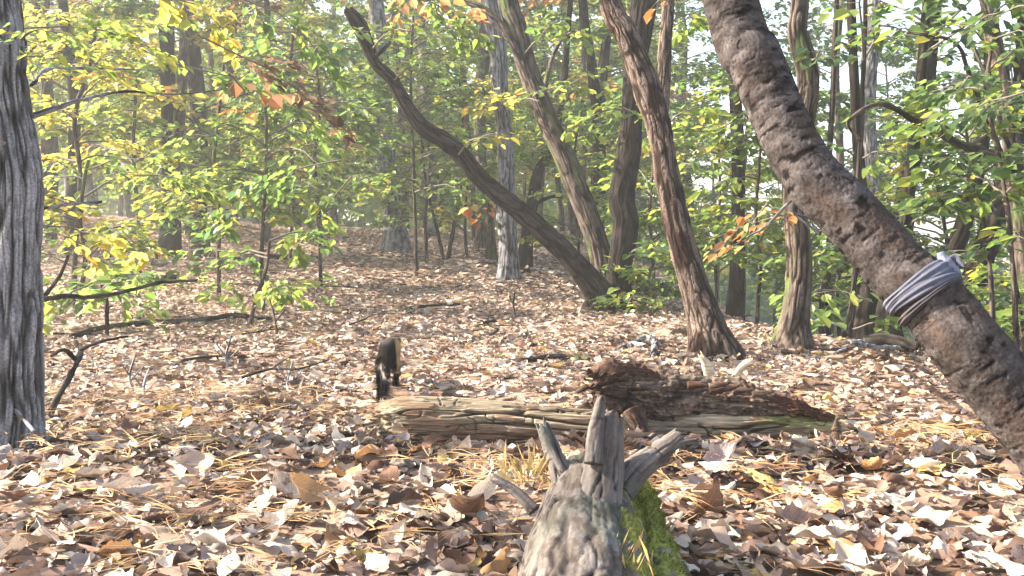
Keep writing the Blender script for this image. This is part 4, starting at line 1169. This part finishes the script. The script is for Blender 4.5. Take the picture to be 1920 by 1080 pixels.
kt = sstep(0.20, 0.26, y_ + 0.03 * (fbm(V[:, 0] / 0.02, V[:, 1] / 0.02, V[:, 2] / 0.02, seed=8) - 0.5) + 0.35 * np.maximum(x_ - 0.034, 0) * (z_ > 0.07) * 30)
C = c_black * (1 - kt)[:, None] + c_tan * kt[:, None]
k2 = (sstep(0.175, 0.20, z_) * sstep(-0.01, 0.06, y_) * (y_ < 0.38)); C = C * (1 - k2)[:, None] + c_grey * k2[:, None]
k3 = sstep(0.34, 0.37, y_) * sstep(0.12, 0.09, z_ * 0 + z_); C = C * (1 - k3)[:, None] + c_black * k3[:, None]
k4 = sstep(0.39, 0.42, y_) * sstep(0.155, 0.165, z_); C = C * (1 - k4)[:, None] + c_black * 2.5 * k4[:, None]
k5_ = sstep(0.30, 0.36, y_) * sstep(0.155, 0.145, z_) * (z_ > 0.125); C = C * (1 - k5_)[:, None] + c_yel * k5_[:, None]
k6 = sstep(0.075, 0.055, z_) * (x_ > -0.5); C = C * (1 - k6)[:, None] + c_black * k6[:, None]
k7 = 1.6 * np.exp(-((x_ + 0.010 + 0.35 * (z_ - 0.11)) / 0.007) ** 2) * sstep(0.06, 0.08, z_) * sstep(0.135, 0.115, z_) * (y_ < 0.02); C = C * (1 - k7)[:, None] + c_grey * 5 * k7[:, None]
marten = thing('marten', 'dark tailed marten with tan flank walking away past the left end of the log', 'marten', (pm[0], pm[1] + 0.08, pm[2] + 0.005))
marten.rotation_euler = (0, 0, 0.10); marten.scale = (0.86, 1, 1.0)
fu = [f for f in Fq if len(f) == 4]; f3_ = [f for f in Fq if len(f) == 3]
mobj('body', V, [np.array(fu)] + ([np.array(f3_)] if f3_ else []), M_fur, marten, C)
# guard hairs
rf = np.random.RandomState(12)
fq = np.array(fu); cenf = V[fq].mean(1); nrf = np.cross(V[fq[:, 1]] - V[fq[:, 0]], V[fq[:, 3]] - V[fq[:, 0]]); nrf /= np.linalg.norm(nrf, axis=1)[:, None] + 1e-9
area_ok = cenf[:, 2] > 0.02
si_ = rf.choice(np.where(area_ok)[0], 9000)
hp = cenf[si_] + rf.randn(len(si_), 3) * 0.002
hd = nrf[si_] * 0.55 + np.array([0, -0.6, -0.75]) + rf.randn(len(si_), 3) * 0.18
hs = np.where(cenf[si_, 1] < -0.03, 0.026, 0.012) * (0.6 + 0.7 * rf.rand(len(si_)))
hb = np.array([[0, -0.05, 0], [0, 0.05, 0], [0.6, 0.03, 0.05], [1, 0, 0]])
hm = scatter([(hb, np.array([[0, 1, 2, 3]]))], hp, hd, nrf[si_], hs, C[fq[si_, 0]] * (0.7 + 0.6 * rf.rand(len(si_)))[:, None], rf)
o = hm.build('fur', M_fur, marten); o['kind'] = 'stuff'
for sx in (-1, 1):
    pass

# ------------------------------------------------------------------ fallen sticks
ST = [
    ('thin dark stick lying on the leaves left of the centre clump', [(768, 582, 5), (800, 578, 6), (862, 573, 4)], 'dark'),
    ('short dark curved stick lying in the middle of the leafy floor', [(896, 614, 4), (912, 610, 7), (934, 604, 5)], 'dark'),
    ('dark grey fallen branch lying left of the rotten chunk', [(925, 680, 6), (990, 682, 10), (1050, 676, 11), (1105, 678, 7)], 'brown'),
    ('pale bare pole lying on the slope behind the leaning tree', [(905, 492, 7), (960, 502, 8), (1010, 514, 9), (1060, 522, 8)], 'oak'),
    ('dark fallen branch lying among the saplings on the left', [(500, 487, 9), (550, 489, 8), (602, 487, 6)], 'dark'),
    ('long dark fallen branch crossing the left middle ground', [(135, 640, 12), (200, 622, 12), (280, 612, 10), (370, 607, 9), (440, 600, 12), (490, 602, 6), (560, 598, 4)], 'brown'),
    ('grey rotten branch lying at the foot of the furrowed oak', [(45, 830, 12), (90, 800, 12), (140, 790, 8), (210, 782, 6)], 'oak'),
    ('small stick poking from the leaves near the pale stick', [(1122, 590, 4), (1150, 600, 5)], 'brown'),
    ('fallen pale bough lying behind the furrowed tree foot', [(1565, 668, 6), (1620, 650, 8), (1690, 660, 8), (1740, 664, 10)], 'oak'),
    ('short rotten branch on the shaded leaves under the cherry', [(1620, 660, 26), (1670, 662, 30), (1720, 668, 22)], 'dark'),
    ('slim grey twig lying in the right foreground', [(1600, 905, 5), (1650, 900, 6), (1720, 880, 4)], 'oak'),
    ('pale curled bark strip lying beyond the rotten chunk', [(1180, 655, 8), (1210, 640, 10), (1228, 652, 12), (1222, 672, 8)], 'oak'),
    ('pale leaning twig left of the curled bark strip', [(1140, 668, 5), (1170, 655, 7), (1205, 640, 5)], 'oak'),
    ('dark sunken branch behind the saplings at left', [(205, 545, 10), (270, 540, 16), (330, 528, 12)], 'dark'),
]
for q, (lb, pts, kd) in enumerate(ST):
    stick('fallen_branch', lb, pts, kd, seed=70 + q, group='sticks and branches on the forest floor')
def upright(name, lb, pts, kd, D, cat='dead sapling', seed=0, subs=()):
    if D is None: _, D = gp(pts[0][0], pts[0][1])
    return stick(name, lb, [(a, b, c, D + 0.1 * k) for k, (a, b, c) in enumerate(pts)], kd, seed=seed, cat=cat, subs=[[(a, b, c, D + 0.1) for a, b, c in s] for s in subs])
upright('dead_stick', 'dark bent stick propped up beside the furrowed oak', [(82, 798, 13), (112, 740, 11), (140, 690, 10), (150, 655, 9), (140, 640, 7)], 'dark', None, seed=90,
        subs=[[(150, 655, 8), (190, 640, 6), (240, 630, 4)], [(142, 675, 8), (120, 655, 7), (95, 668, 5)]])
upright('bare_branch', 'bare dark branch reaching right from behind the oak over the left floor', [(60, 566, 10), (110, 556, 9), (180, 556, 8), (240, 545, 7), (300, 530, 6), (370, 525, 4)], 'dark', 4.6, seed=91, cat='branch',
        subs=[[(80, 560, 7), (110, 520, 6), (128, 478, 5)]])
upright('forked_dead_sapling', 'thin dark dead sapling forked in a V at the head of the open floor', [(840, 488, 10), (850, 430, 8), (866, 340, 6), (868, 240, 5), (862, 150, 4)], 'dark', None, seed=92,
        subs=[[(832, 487, 8), (822, 440, 7), (800, 350, 5), (790, 250, 4)]])
upright('tiny_dead_sapling', 'tiny bare seedling standing on the sunlit leaves left of the centre clump', [(966, 590, 4), (962, 570, 3), (966, 548, 3)], 'dark', None, seed=93, subs=[[(962, 570, 2), (955, 556, 2)]])
upright('leaning_twig', 'pale thin twig leaning against the foot of the furrowed oak', [(66, 812, 6), (30, 770, 6), (-10, 720, 5)], 'oak', 2.6, seed=94, cat='twig')
upright('dead_seedling', 'withered grey seedling standing left of the marten', [(520, 640, 4), (516, 600, 4), (505, 560, 3)], 'brown', None, seed=95, subs=[[(516, 605, 3), (535, 580, 2)]])
upright('dead_seedling', 'withered grey seedling in the leaves right of the propped dead stick', [(250, 735, 5), (244, 703, 4), (254, 667, 3)], 'oak', None, seed=200, subs=[[(244, 705, 3), (224, 677, 2)], [(245, 713, 3), (272, 685, 2)]])
upright('dead_seedling', 'brittle dead seedling with bent stems left of the marten', [(275, 760, 5), (269, 728, 4), (279, 692, 3)], 'oak', None, seed=201, subs=[[(269, 730, 3), (249, 702, 2)], [(270, 738, 3), (297, 710, 2)]])
upright('dead_seedling', 'low dead seedling of thin stems just left of the marten', [(545, 745, 5), (539, 713, 4), (549, 677, 3)], 'oak', None, seed=202, subs=[[(539, 715, 3), (519, 687, 2)], [(540, 723, 3), (567, 695, 2)]])
upright('dead_seedling', 'lone grey dead seedling in the middle of the left floor', [(430, 700, 5), (424, 668, 4), (434, 632, 3)], 'oak', None, seed=203, subs=[[(424, 670, 3), (404, 642, 2)], [(425, 678, 3), (452, 650, 2)]])
upright('bare_twig', 'pale bare twig crossing in front of the furrowed trunk', [(1538, 440, 5), (1490, 400, 5), (1485, 376, 4), (1440, 420, 4), (1400, 446, 3)], 'oak', 5.0, cat='twig', seed=96, subs=[[(1490, 402, 4), (1530, 412, 4)]])

rk = np.random.RandomState(61)
tw_me = []
for k in range(4):
    L_ = 0.3
    Pk = np.array([[0, 0, 0], [L_ * 0.35, rk.uniform(-.03, .03), 0.008], [L_ * 0.7, rk.uniform(-.03, .03), 0.004], [L_, rk.uniform(-.05, .05), 0.0]])
    V, f4, f3, C = tube(Pk, [0.006, 0.005, 0.004, 0.002], 8, step=0.012, disp=cyl_grain(0.006, 0.001, 6), colf=(DARKOAK, BROWNOAK, GREYOAK, BROWNOAK)[k], seed=k)
    m_ = MB(); m_.add(V, f4, f3, C)
    o_ = Pk[1]; V, f4, f3, C = tube(np.array([o_, o_ + [0.04, 0.05, 0.015], o_ + [0.10, 0.07, 0.02]]), [0.0035, 0.002, 0.001], 6, step=0.015, colf=BROWNOAK, seed=k)
    m_.add(V, f4, f3, C); tw_me.append(m_.data('fallen_stick', M_bark))
for q in range(34):
    yk = 2.4 + 9 * rk.rand() ** 1.2; xk = (rk.rand() * 2 - 1) * 0.5 * yk
    if xk > 1.9 or (abs(xk + 0.5) < 0.35 and 3.2 < yk < 4.6) or (abs(xk - 0.5) < 1.2 and 2.6 < yk < 4.0): continue
    kk_ = rk.randint(4); o = bpy.data.objects.new('fallen_stick', tw_me[kk_]); link(o)
    o.location = (xk, yk, float(H(xk, yk)) + 0.03 + 0.01 * rk.rand()); o.rotation_euler = (rk.randn() * 0.3, rk.randn() * 0.07, rk.rand() * 6.28)
    o.scale = (rk.uniform(0.7, 2.0),) * 2 + (1.0,)
    uk = xk / yk * F + 960
    SEEN_ = globals().setdefault('SEEN_', {})
    tag(o, '%s %s stick on the leaves %s, %s' % ('long' if o.scale[0] > 1.4 else ('short' if o.scale[0] > 1.0 else 'tiny'), ('black', 'brown', 'grey', 'curved brown')[kk_],
        'in the foreground' if yk < 3.4 else ('around the marten' if yk < 5 else ('before the red trunk' if yk < 7 else 'far up the floor')),
        'far left' if uk < 380 else ('left' if uk < 760 else ('centre' if uk < 1100 else ('right' if uk < 1450 else 'far right')))), 'stick', 'small sticks strewn over the leaf floor')
    if o['label'] in SEEN_: bpy.data.objects.remove(o, do_unlink=True)
    else: SEEN_[o['label']] = 1

# ------------------------------------------------------------------ saplings: understorey with their leaves
def sapling(label, pts, D, sprays, pal='green', leaf=0.08, kd='brown', seed=0, spread=0.4, cat='sapling', group=None, name='sapling'):
    return tree(name, label, pts, kd, D=D, nu=14, step=0.03, seed=seed, sprays=sprays, pal=pal, leaf=leaf, spread=spread, extend=0, crown_top=False, flare=0.1, cat=cat, group=group)
def auto_sprays(pts, n, seed, reach=(60, 140), t0=0.2, up=(-50, 20), per=36, D=None, pals=('green',)):
    rr = np.random.RandomState(seed); out = []
    A = np.array([p[:2] for p in pts], float)
    for q in range(n):
        t = t0 + (1 - t0) * rr.rand()
        k = t * (len(A) - 1); i = min(int(k), len(A) - 2); f = k - i
        p = A[i] * (1 - f) + A[i + 1] * f
        sg = 1 if q % 2 else -1
        out.append((p[0], p[1], p[0] + sg * rr.uniform(*reach), p[1] + rr.uniform(*up), per, D, pals[rr.randint(len(pals))], rr.uniform(-0.7, 0.5)))
    return out
SAP = [
    ('slim sapling with broad green sprays in the left middle ground', [(492, 545, 9), (490, 480, 8), (494, 400, 7), (500, 300, 6), (498, 200, 5)], 8.2, 19, ('green', 'lime'), (60, 170)),
    ('low sapling spreading green leaves over the left floor below the dead limb', [(470, 605, 8), (480, 560, 7), (500, 500, 6), (505, 450, 4)], 6.8, 6, ('green', 'lime', 'green'), (60, 150)),
    ('leafy bush behind the furrowed oak at left', [(150, 560, 9), (160, 480, 8), (150, 400, 7), (165, 300, 6)], 7.5, 20, ('lime', 'yellow', 'green'), (50, 120)),
    ('yellow leaved sapling glowing at upper left', [(140, 480, 12), (150, 330, 9), (140, 220, 8), (170, 120, 7), (180, 40, 5)], 8.5, 26, ('yellow', 'yellow', 'lime'), (40, 120)),
    ('sapling with hanging green boughs right of the far left trunk', [(410, 480, 9), (412, 400, 8), (400, 320, 7), (410, 220, 6), (420, 120, 5)], 9.5, 16, ('green', 'lime'), (60, 170)),
    ('slender green sapling left of the stout grey trunk', [(600, 470, 8), (598, 400, 7), (590, 300, 6), (600, 200, 5), (590, 90, 4)], 10.0, 28, ('green',), (60, 170)),
    ('pale green sapling under the long leaning trunk', [(800, 480, 8), (798, 400, 7), (806, 320, 6), (800, 220, 5)], 13.0, 18, ('lime', 'green'), (50, 110)),
    ('low broad leaved shrub on the left floor near the bare branch', [(200, 585, 7), (200, 560, 6), (190, 535, 5)], 6.2, 7, ('green', 'green', 'lime'), (40, 110)),
    ('leafy sapling filling the gap between the crooked and red trunks', [(1222, 575, 8), (1225, 500, 7), (1218, 400, 6), (1225, 300, 5), (1220, 180, 4)], 9.6, 26, ('green', 'lime'), (30, 90)),
    ('green bush at the foot of the crooked dark trunk', [(1205, 590, 7), (1212, 550, 6), (1220, 500, 5)], 8.3, 12, ('green', 'lime'), (25, 80)),
    ('bright green sapling right of the red trunk', [(1420, 590, 8), (1425, 500, 7), (1418, 400, 6), (1425, 280, 5), (1420, 160, 4)], 9.0, 30, ('lime', 'green'), (30, 110)),
    ('sapling with drooping yellow green leaves beside the slim dark tree', [(1345, 590, 7), (1342, 480, 6), (1350, 360, 5), (1345, 240, 4)], 11.5, 22, ('lime', 'lime', 'yellow'), (40, 100)),
    ('leafy sapling in the shade left of the broad dark stem', [(1575, 640, 7), (1570, 560, 6), (1580, 480, 5), (1590, 380, 4)], 8.4, 24, ('green', 'dark'), (30, 110)),
    ('green sapling between the furrowed trunk and the cherry', [(1540, 600, 7), (1545, 520, 6), (1535, 430, 5)], 9.5, 16, ('green', 'lime'), (30, 100)),
    ('dense dark sapling at the right edge under the bare limb', [(1860, 560, 9), (1850, 450, 8), (1830, 340, 7), (1810, 240, 5)], 5.4, 12, ('dark', 'green', 'lime'), (50, 120)),
    ('dark leaved sapling in the upper right corner', [(1900, 500, 9), (1880, 330, 8), (1850, 180, 7), (1860, 60, 6), (1830, -20, 5)], 5.0, 18, ('dark', 'green', 'lime'), (50, 150)),
    ('green sapling showing over the cherry trunk at right', [(1800, 600, 8), (1780, 480, 7), (1760, 360, 6), (1740, 260, 5)], 8.5, 18, ('lime', 'green', 'yellow'), (50, 130)),
    ('bright green bush low at the right edge behind the cherry', [(1920, 640, 8), (1915, 590, 7), (1905, 530, 6)], 6.0, 12, ('green', 'lime'), (30, 90)),
    ('light green sapling behind the forked tree', [(1080, 560, 7), (1085, 450, 6), (1075, 330, 5), (1085, 220, 4)], 12.0, 24, ('lime', 'green'), (50, 120)),
    ('yellowish sapling left of the slim grey tree', [(875, 490, 7), (872, 400, 6), (880, 280, 5), (870, 160, 5)], 14.0, 24, ('lime', 'yellow', 'green'), (40, 110)),
    ('sapling overhead between the snapped tip and the slim grey tree', [(780, 470, 8), (775, 300, 6), (770, 150, 5), (775, 30, 4)], 11.0, 26, ('green', 'lime'), (60, 150)),
    ('leafy sapling behind the dark trunk at left', [(262, 500, 8), (258, 400, 7), (250, 290, 6), (255, 150, 5)], 10.5, 14, ('green', 'lime', 'yellow'), (50, 140)),
    ('tall green sapling left of the snapped tip', [(545, 470, 8), (550, 340, 7), (540, 200, 6), (550, 60, 5)], 12.0, 30, ('green',), (60, 160)),
]
for q, (lb, pts, D, n, pals, reach) in enumerate(SAP):
    up = (-40, 40) if q in (1, 4) else (-50, 20)
    sapling(lb, pts, D, auto_sprays(pts, n, 300 + q, reach=reach, per=40, pals=pals, up=up), leaf=0.082 if D < 9 else 0.1, seed=130 + q, spread=0.45)
# hanging dead twigs with brown and orange leaves
for q, (lb, sx, sy, ex, ey, D, pal, n, lf) in enumerate([
    ('dead twig of curled brown leaves drooping across the upper left', 380, 70, 640, 260, 4.6, 'brown', 90, 0.075),
    ('small bunch of orange leaves hanging on the left twig', 430, 140, 470, 190, 4.3, 'rust', 16, 0.08),
    ('yellow leafed twig hanging at the top left', 240, -20, 440, 60, 4.8, 'yellow', 70, 0.085),
    ('orange leaf cluster beside the pale dead stem', 880, 372, 905, 398, 11.0, 'rust', 14, 0.13),
    ('orange leafed twig at the top edge left of centre', 740, -20, 800, 15, 7.0, 'rust', 26, 0.09),
    ('pale orange leaf cluster in front of the furrowed trunk', 1440, 380, 1395, 465, 5.6, 'rust', 26, 0.07),
    ('single bright orange leaf cluster at the top edge by the red tree', 1235, -5, 1262, 14, 5.5, 'rust', 5, 0.08),
    ('long green leafy bough sweeping down over the left middle', 640, 300, 400, 420, 6.0, 'green', 130, 0.085),
    ('green bough drooping toward the leaf floor left of the marten', 660, 330, 520, 560, 6.2, 'lime', 110, 0.08),
    ('leafy bough over the oak stump shadow at lower left', 60, 420, 230, 470, 4.4, 'yellow', 70, 0.07),
    ('broad green leaves on a low twig right of the furrowed oak', 120, 560, 220, 520, 4.8, 'green', 30, 0.10),
    ('dark green leafy bough hanging at the right edge', 1930, 170, 1760, 260, 4.2, 'dark', 60, 0.065),
    ('leafy bough spreading over the upper left in front of the yellow sapling', -20, 60, 330, 110, 4.6, 'lime', 130, 0.06),
    ('fine leafed green bough hanging at top left of centre', 420, -20, 640, 140, 5.4, 'green', 120, 0.07),
    ('green bough with small leaves left of the snapped tip', 330, 120, 600, 240, 5.8, 'green', 130, 0.07),
    ('lime green bough low over the left of the open floor', 250, 330, 440, 380, 6.4, 'lime', 120, 0.07),
    ('light green bough at the top edge beside the slim grey tree', 760, -20, 900, 90, 6.8, 'lime', 100, 0.08),
    ('dark green bough crossing the upper right corner', 1940, 10, 1800, 60, 4.0, 'dark', 50, 0.06),
    ('green bough hanging left of the cherry top', 1240, 60, 1330, 40, 7.5, 'lime', 70, 0.09)]):
    rr = np.random.RandomState(700 + q)
    p0 = at(sx, sy, D)
    fo = Foliage(); fo.spray(p0, at(ex, ey, D + 0.2), n, lf, pal, rr, spread=0.38, r0=0.006)
    T = thing('leafy_twig' if n < 60 else 'leafy_bough', lb, 'twig' if n < 60 else 'bough', p0)
    fo.crown_mb(rr).build('leaves', M_leaf, T, origin=p0, smooth=False)['kind'] = 'stuff'
    fo.tw.build('stem', M_twig, T, origin=p0)['kind'] = 'stuff'

# ------------------------------------------------------------------ the wood behind: shared crowns on many trees
def far_tree_data(k, pals):
    rr = np.random.RandomState(900 + k)
    fo = Foliage()
    h = 8.5
    lean = rr.uniform(-0.08, 0.08, 2)
    P = [np.array([lean[0] * z + 0.06 * math.sin(z * 1.3 + k), lean[1] * z + 0.05 * math.cos(z * 1.7 + k), z]) for z in np.linspace(-0.6, h, 9)]
    r = np.linspace(0.11, 0.035, 9) * rr.uniform(0.7, 1.25)
    V, f4, f3, C = tube(P, r, 14, step=0.07, disp=cyl_furrow(0.05, 0.012, 6), colf=(DARKOAK, BROWNOAK, GREYOAK)[k % 3], seed=k)
    mb = MB(); mb.add(V, f4, f3, C)
    for i in range(34):
        z = 0.9 + (h - 0.9) * ((i + rr.rand()) / 34)
        o = np.array([lean[0] * z, lean[1] * z, z])
        a = rr.rand() * 6.28; l = rr.uniform(0.8, 2.1) * (0.75 + 0.5 * math.sin(z / h * 3))
        e = o + np.array([math.cos(a) * l, math.sin(a) * l, rr.uniform(-0.3, 0.7)])
        fo.spray(o, e, 120, 0.135, pals[rr.randint(len(pals))], rr, spread=0.75, r0=0.016)
    tw = fo.tw
    mb.V += tw.V; mb.C += tw.C
    off = mb.n
    mb.f4 += [f + off for f in tw.f4]; mb.f3 += [f + off for f in tw.f3]; mb.n += tw.n
    return mb.data('trunk', M_barkfar), fo.crown_mb(rr).data('crown', M_leaf, smooth=False)
FT = [far_tree_data(0, ('green',)), far_tree_data(1, ('lime', 'green')), far_tree_data(2, ('green', 'dark')), far_tree_data(3, ('lime',)),
      far_tree_data(4, ('yellow', 'lime')), far_tree_data(5, ('green', 'lime', 'green')), far_tree_data(6, ('lime', 'yellow', 'green', 'rust')), far_tree_data(7, ('dark', 'green'))]
rw = np.random.RandomState(77)
placed = []
FARLIST = []; FAROBJ = []
LOOK = ['green leaved', 'pale barked lime green', 'grey barked green', 'lime green', 'yellow leaved', 'mixed green', 'rust speckled yellow green', 'dark leaved']
LM = [(20, 'the furrowed oak'), (150, 'the yellow sapling'), (316, 'the dark left trunk'), (410, 'the boughed sapling'), (550, 'the tall green sapling'), (740, 'the stout grey trunk'), (850, 'the V forked sapling'), (950, 'the slim grey trunk'), (1080, 'the forked trunk'), (1175, 'the crooked trunk'), (1270, 'the red trunk'), (1380, 'the dark slim trunk'), (1495, 'the furrowed trunk'), (1640, 'the tall grey trunk'), (1740, 'the dark upright trunk'), (1860, 'the slanting trunk')]
def far_tree(x, y, k, s, group, label):
    z = float(H(x, y))
    T = thing('woodland_tree', label, 'tree', (x, y, z), group)
    T.rotation_euler = (0, 0, rw.rand() * 6.28); T.scale = (s, s, s * rw.uniform(0.9, 1.15))
    for nm, me in (('trunk', FT[k][0]), ('crown', FT[k][1])):
        o = bpy.data.objects.new(nm, me); link(o, T)
    FAROBJ.append(T)
tries = 0
while len(placed) < 76 and tries < 20000:
    tries += 1
    y = 12.5 + 27 * rw.rand() ** 0.9
    x = (rw.rand() * 2 - 1) * (0.58 * y + 1)
    u = x / y * F + 960
    if any((x - a) ** 2 + (y - b) ** 2 < 2.0 for a, b in placed): continue
    if 560 < u < 930 and y < 17: continue
    if 1200 < u < 1440 and rw.rand() < 0.65: continue
    if u > 1480 and rw.rand() < 0.6: continue            # the wood is thinner at right, where the sky shows
    placed.append((x, y))
    k = rw.randint(0, 8)
    if u < 500 and rw.rand() < 0.4: k = 4
    if u > 1500: k = (2, 7, 1, 5)[rw.randint(4)]
    elif u > 560 and k in (0, 2, 7): k = (1, 3, 5)[rw.randint(3)]
    FARLIST.append([x, y, u, k])
    side = 'left' if u < 640 else ('middle' if u < 1280 else 'right')
    far_tree(x, y, k, rw.uniform(0.75, 1.2), 'trees of the wood behind, %s' % side, 'slender leafy tree in the crowded wood behind, %s of the picture' % ({'left': 'in the left third', 'middle': 'in the middle', 'right': 'in the right third'}[side]))
by = {}
for T_, (x, y, u, k) in zip(FAROBJ, FARLIST):
    l = [m for m in LM if m[0] <= u]; g = [m for m in LM if m[0] > u]
    where = ('between %s and %s' % (l[-1][1], g[0][1].replace('the ', ''))) if l and g else ('at the far left' if g else 'at the far right')
    T_['label'] = '%s tree %s' % (LOOK[k], where)
    by.setdefault(T_['label'], []).append((y, T_))
for lb_, L_ in by.items():
    if len(L_) > 1:
        L_.sort(key=lambda a: a[0])
        for q_, (y_2, T_) in enumerate(L_):
            T_['label'] = (['nearest ', 'second ', 'third ', 'fourth ', 'fifth '][min(q_, 4)] if q_ < len(L_) - 1 else 'farthest ') + lb_
for (x, y, k) in [(-14.5, 3.5, 1)]:
    far_tree(x, y, k, rw.uniform(0.9, 1.1), 'trees shading the floor from the left', 'leafy tree standing beyond the left edge and shading the floor')

# far wood as one mass, 42 to 75 m away
rg = np.random.RandomState(15)
n = 46000
yy = 42 + 33 * rg.rand(n)
xx = (rg.rand(n) * 2 - 1) * (0.62 * yy)
uu = xx / yy * F + 960
top = 4.0 + 8.5 * fbm(xx / 6, yy / 9, seed=5, o=3)
top = np.where(uu > 1480, top * 0.64, np.where((uu > 1190) & (uu < 1430), top * 0.68, top))
hh = rg.rand(n)
zz = H(xx, yy) - 3 * (uu > 1200) + hh * top
cl = fbm(xx / 2.2, yy / 2.2, zz / 1.6, seed=6, o=2)
kp = cl > 0.40
xx, yy, zz = xx[kp], yy[kp], zz[kp]; n = len(xx)
pals = rg.rand(n)
cc = np.where((fbm(xx / 5, yy / 5, zz / 5, seed=19, o=2) > 0.5)[:, None], pal_pick('lime', n, rg), pal_pick('green', n, rg))
fm = scatter(LT, np.stack([xx, yy, zz], -1), rg.randn(n, 3) * np.array([1, 1, 0.5]), nrm_random(n, 0.7, rg), 0.45 + 0.35 * rg.rand(n), cc, rg)
o = fm.build('distant_woods', M_leaf, smooth=False)
tag(o, 'hazy green mass of distant woodland closing the view', 'woodland', kind='stuff')

# ------------------------------------------------------------------ the air: pale haze
hm_, hN, hL = new_mat('haze')
ho = hN.new('ShaderNodeOutputMaterial'); hv = hN.new('ShaderNodeVolumePrincipled')
hv.inputs['Color'].default_value = (0.93, 0.97, 1.0, 1); hv.inputs['Density'].default_value = 0.0034; hv.inputs['Anisotropy'].default_value = 0.3
hL.new(hv.outputs[0], ho.inputs['Volume'])
hb_ = bpy.data.meshes.new('haze')
X0, X1, Y0, Y1, Z0, Z1 = -165, 165, -16, 225, -8, 17
hb_.from_pydata([(x, y, z) for x in (X0, X1) for y in (Y0, Y1) for z in (Z0, Z1)], [], [(0, 1, 3, 2), (4, 6, 7, 5), (0, 4, 5, 1), (2, 3, 7, 6), (0, 2, 6, 4), (1, 5, 7, 3)])
hb_.materials.append(hm_)
tag(link(bpy.data.objects.new('haze', hb_)), 'pale morning haze lying in the wood', 'haze', kind='stuff')
scn.cycles.volume_bounces = 1
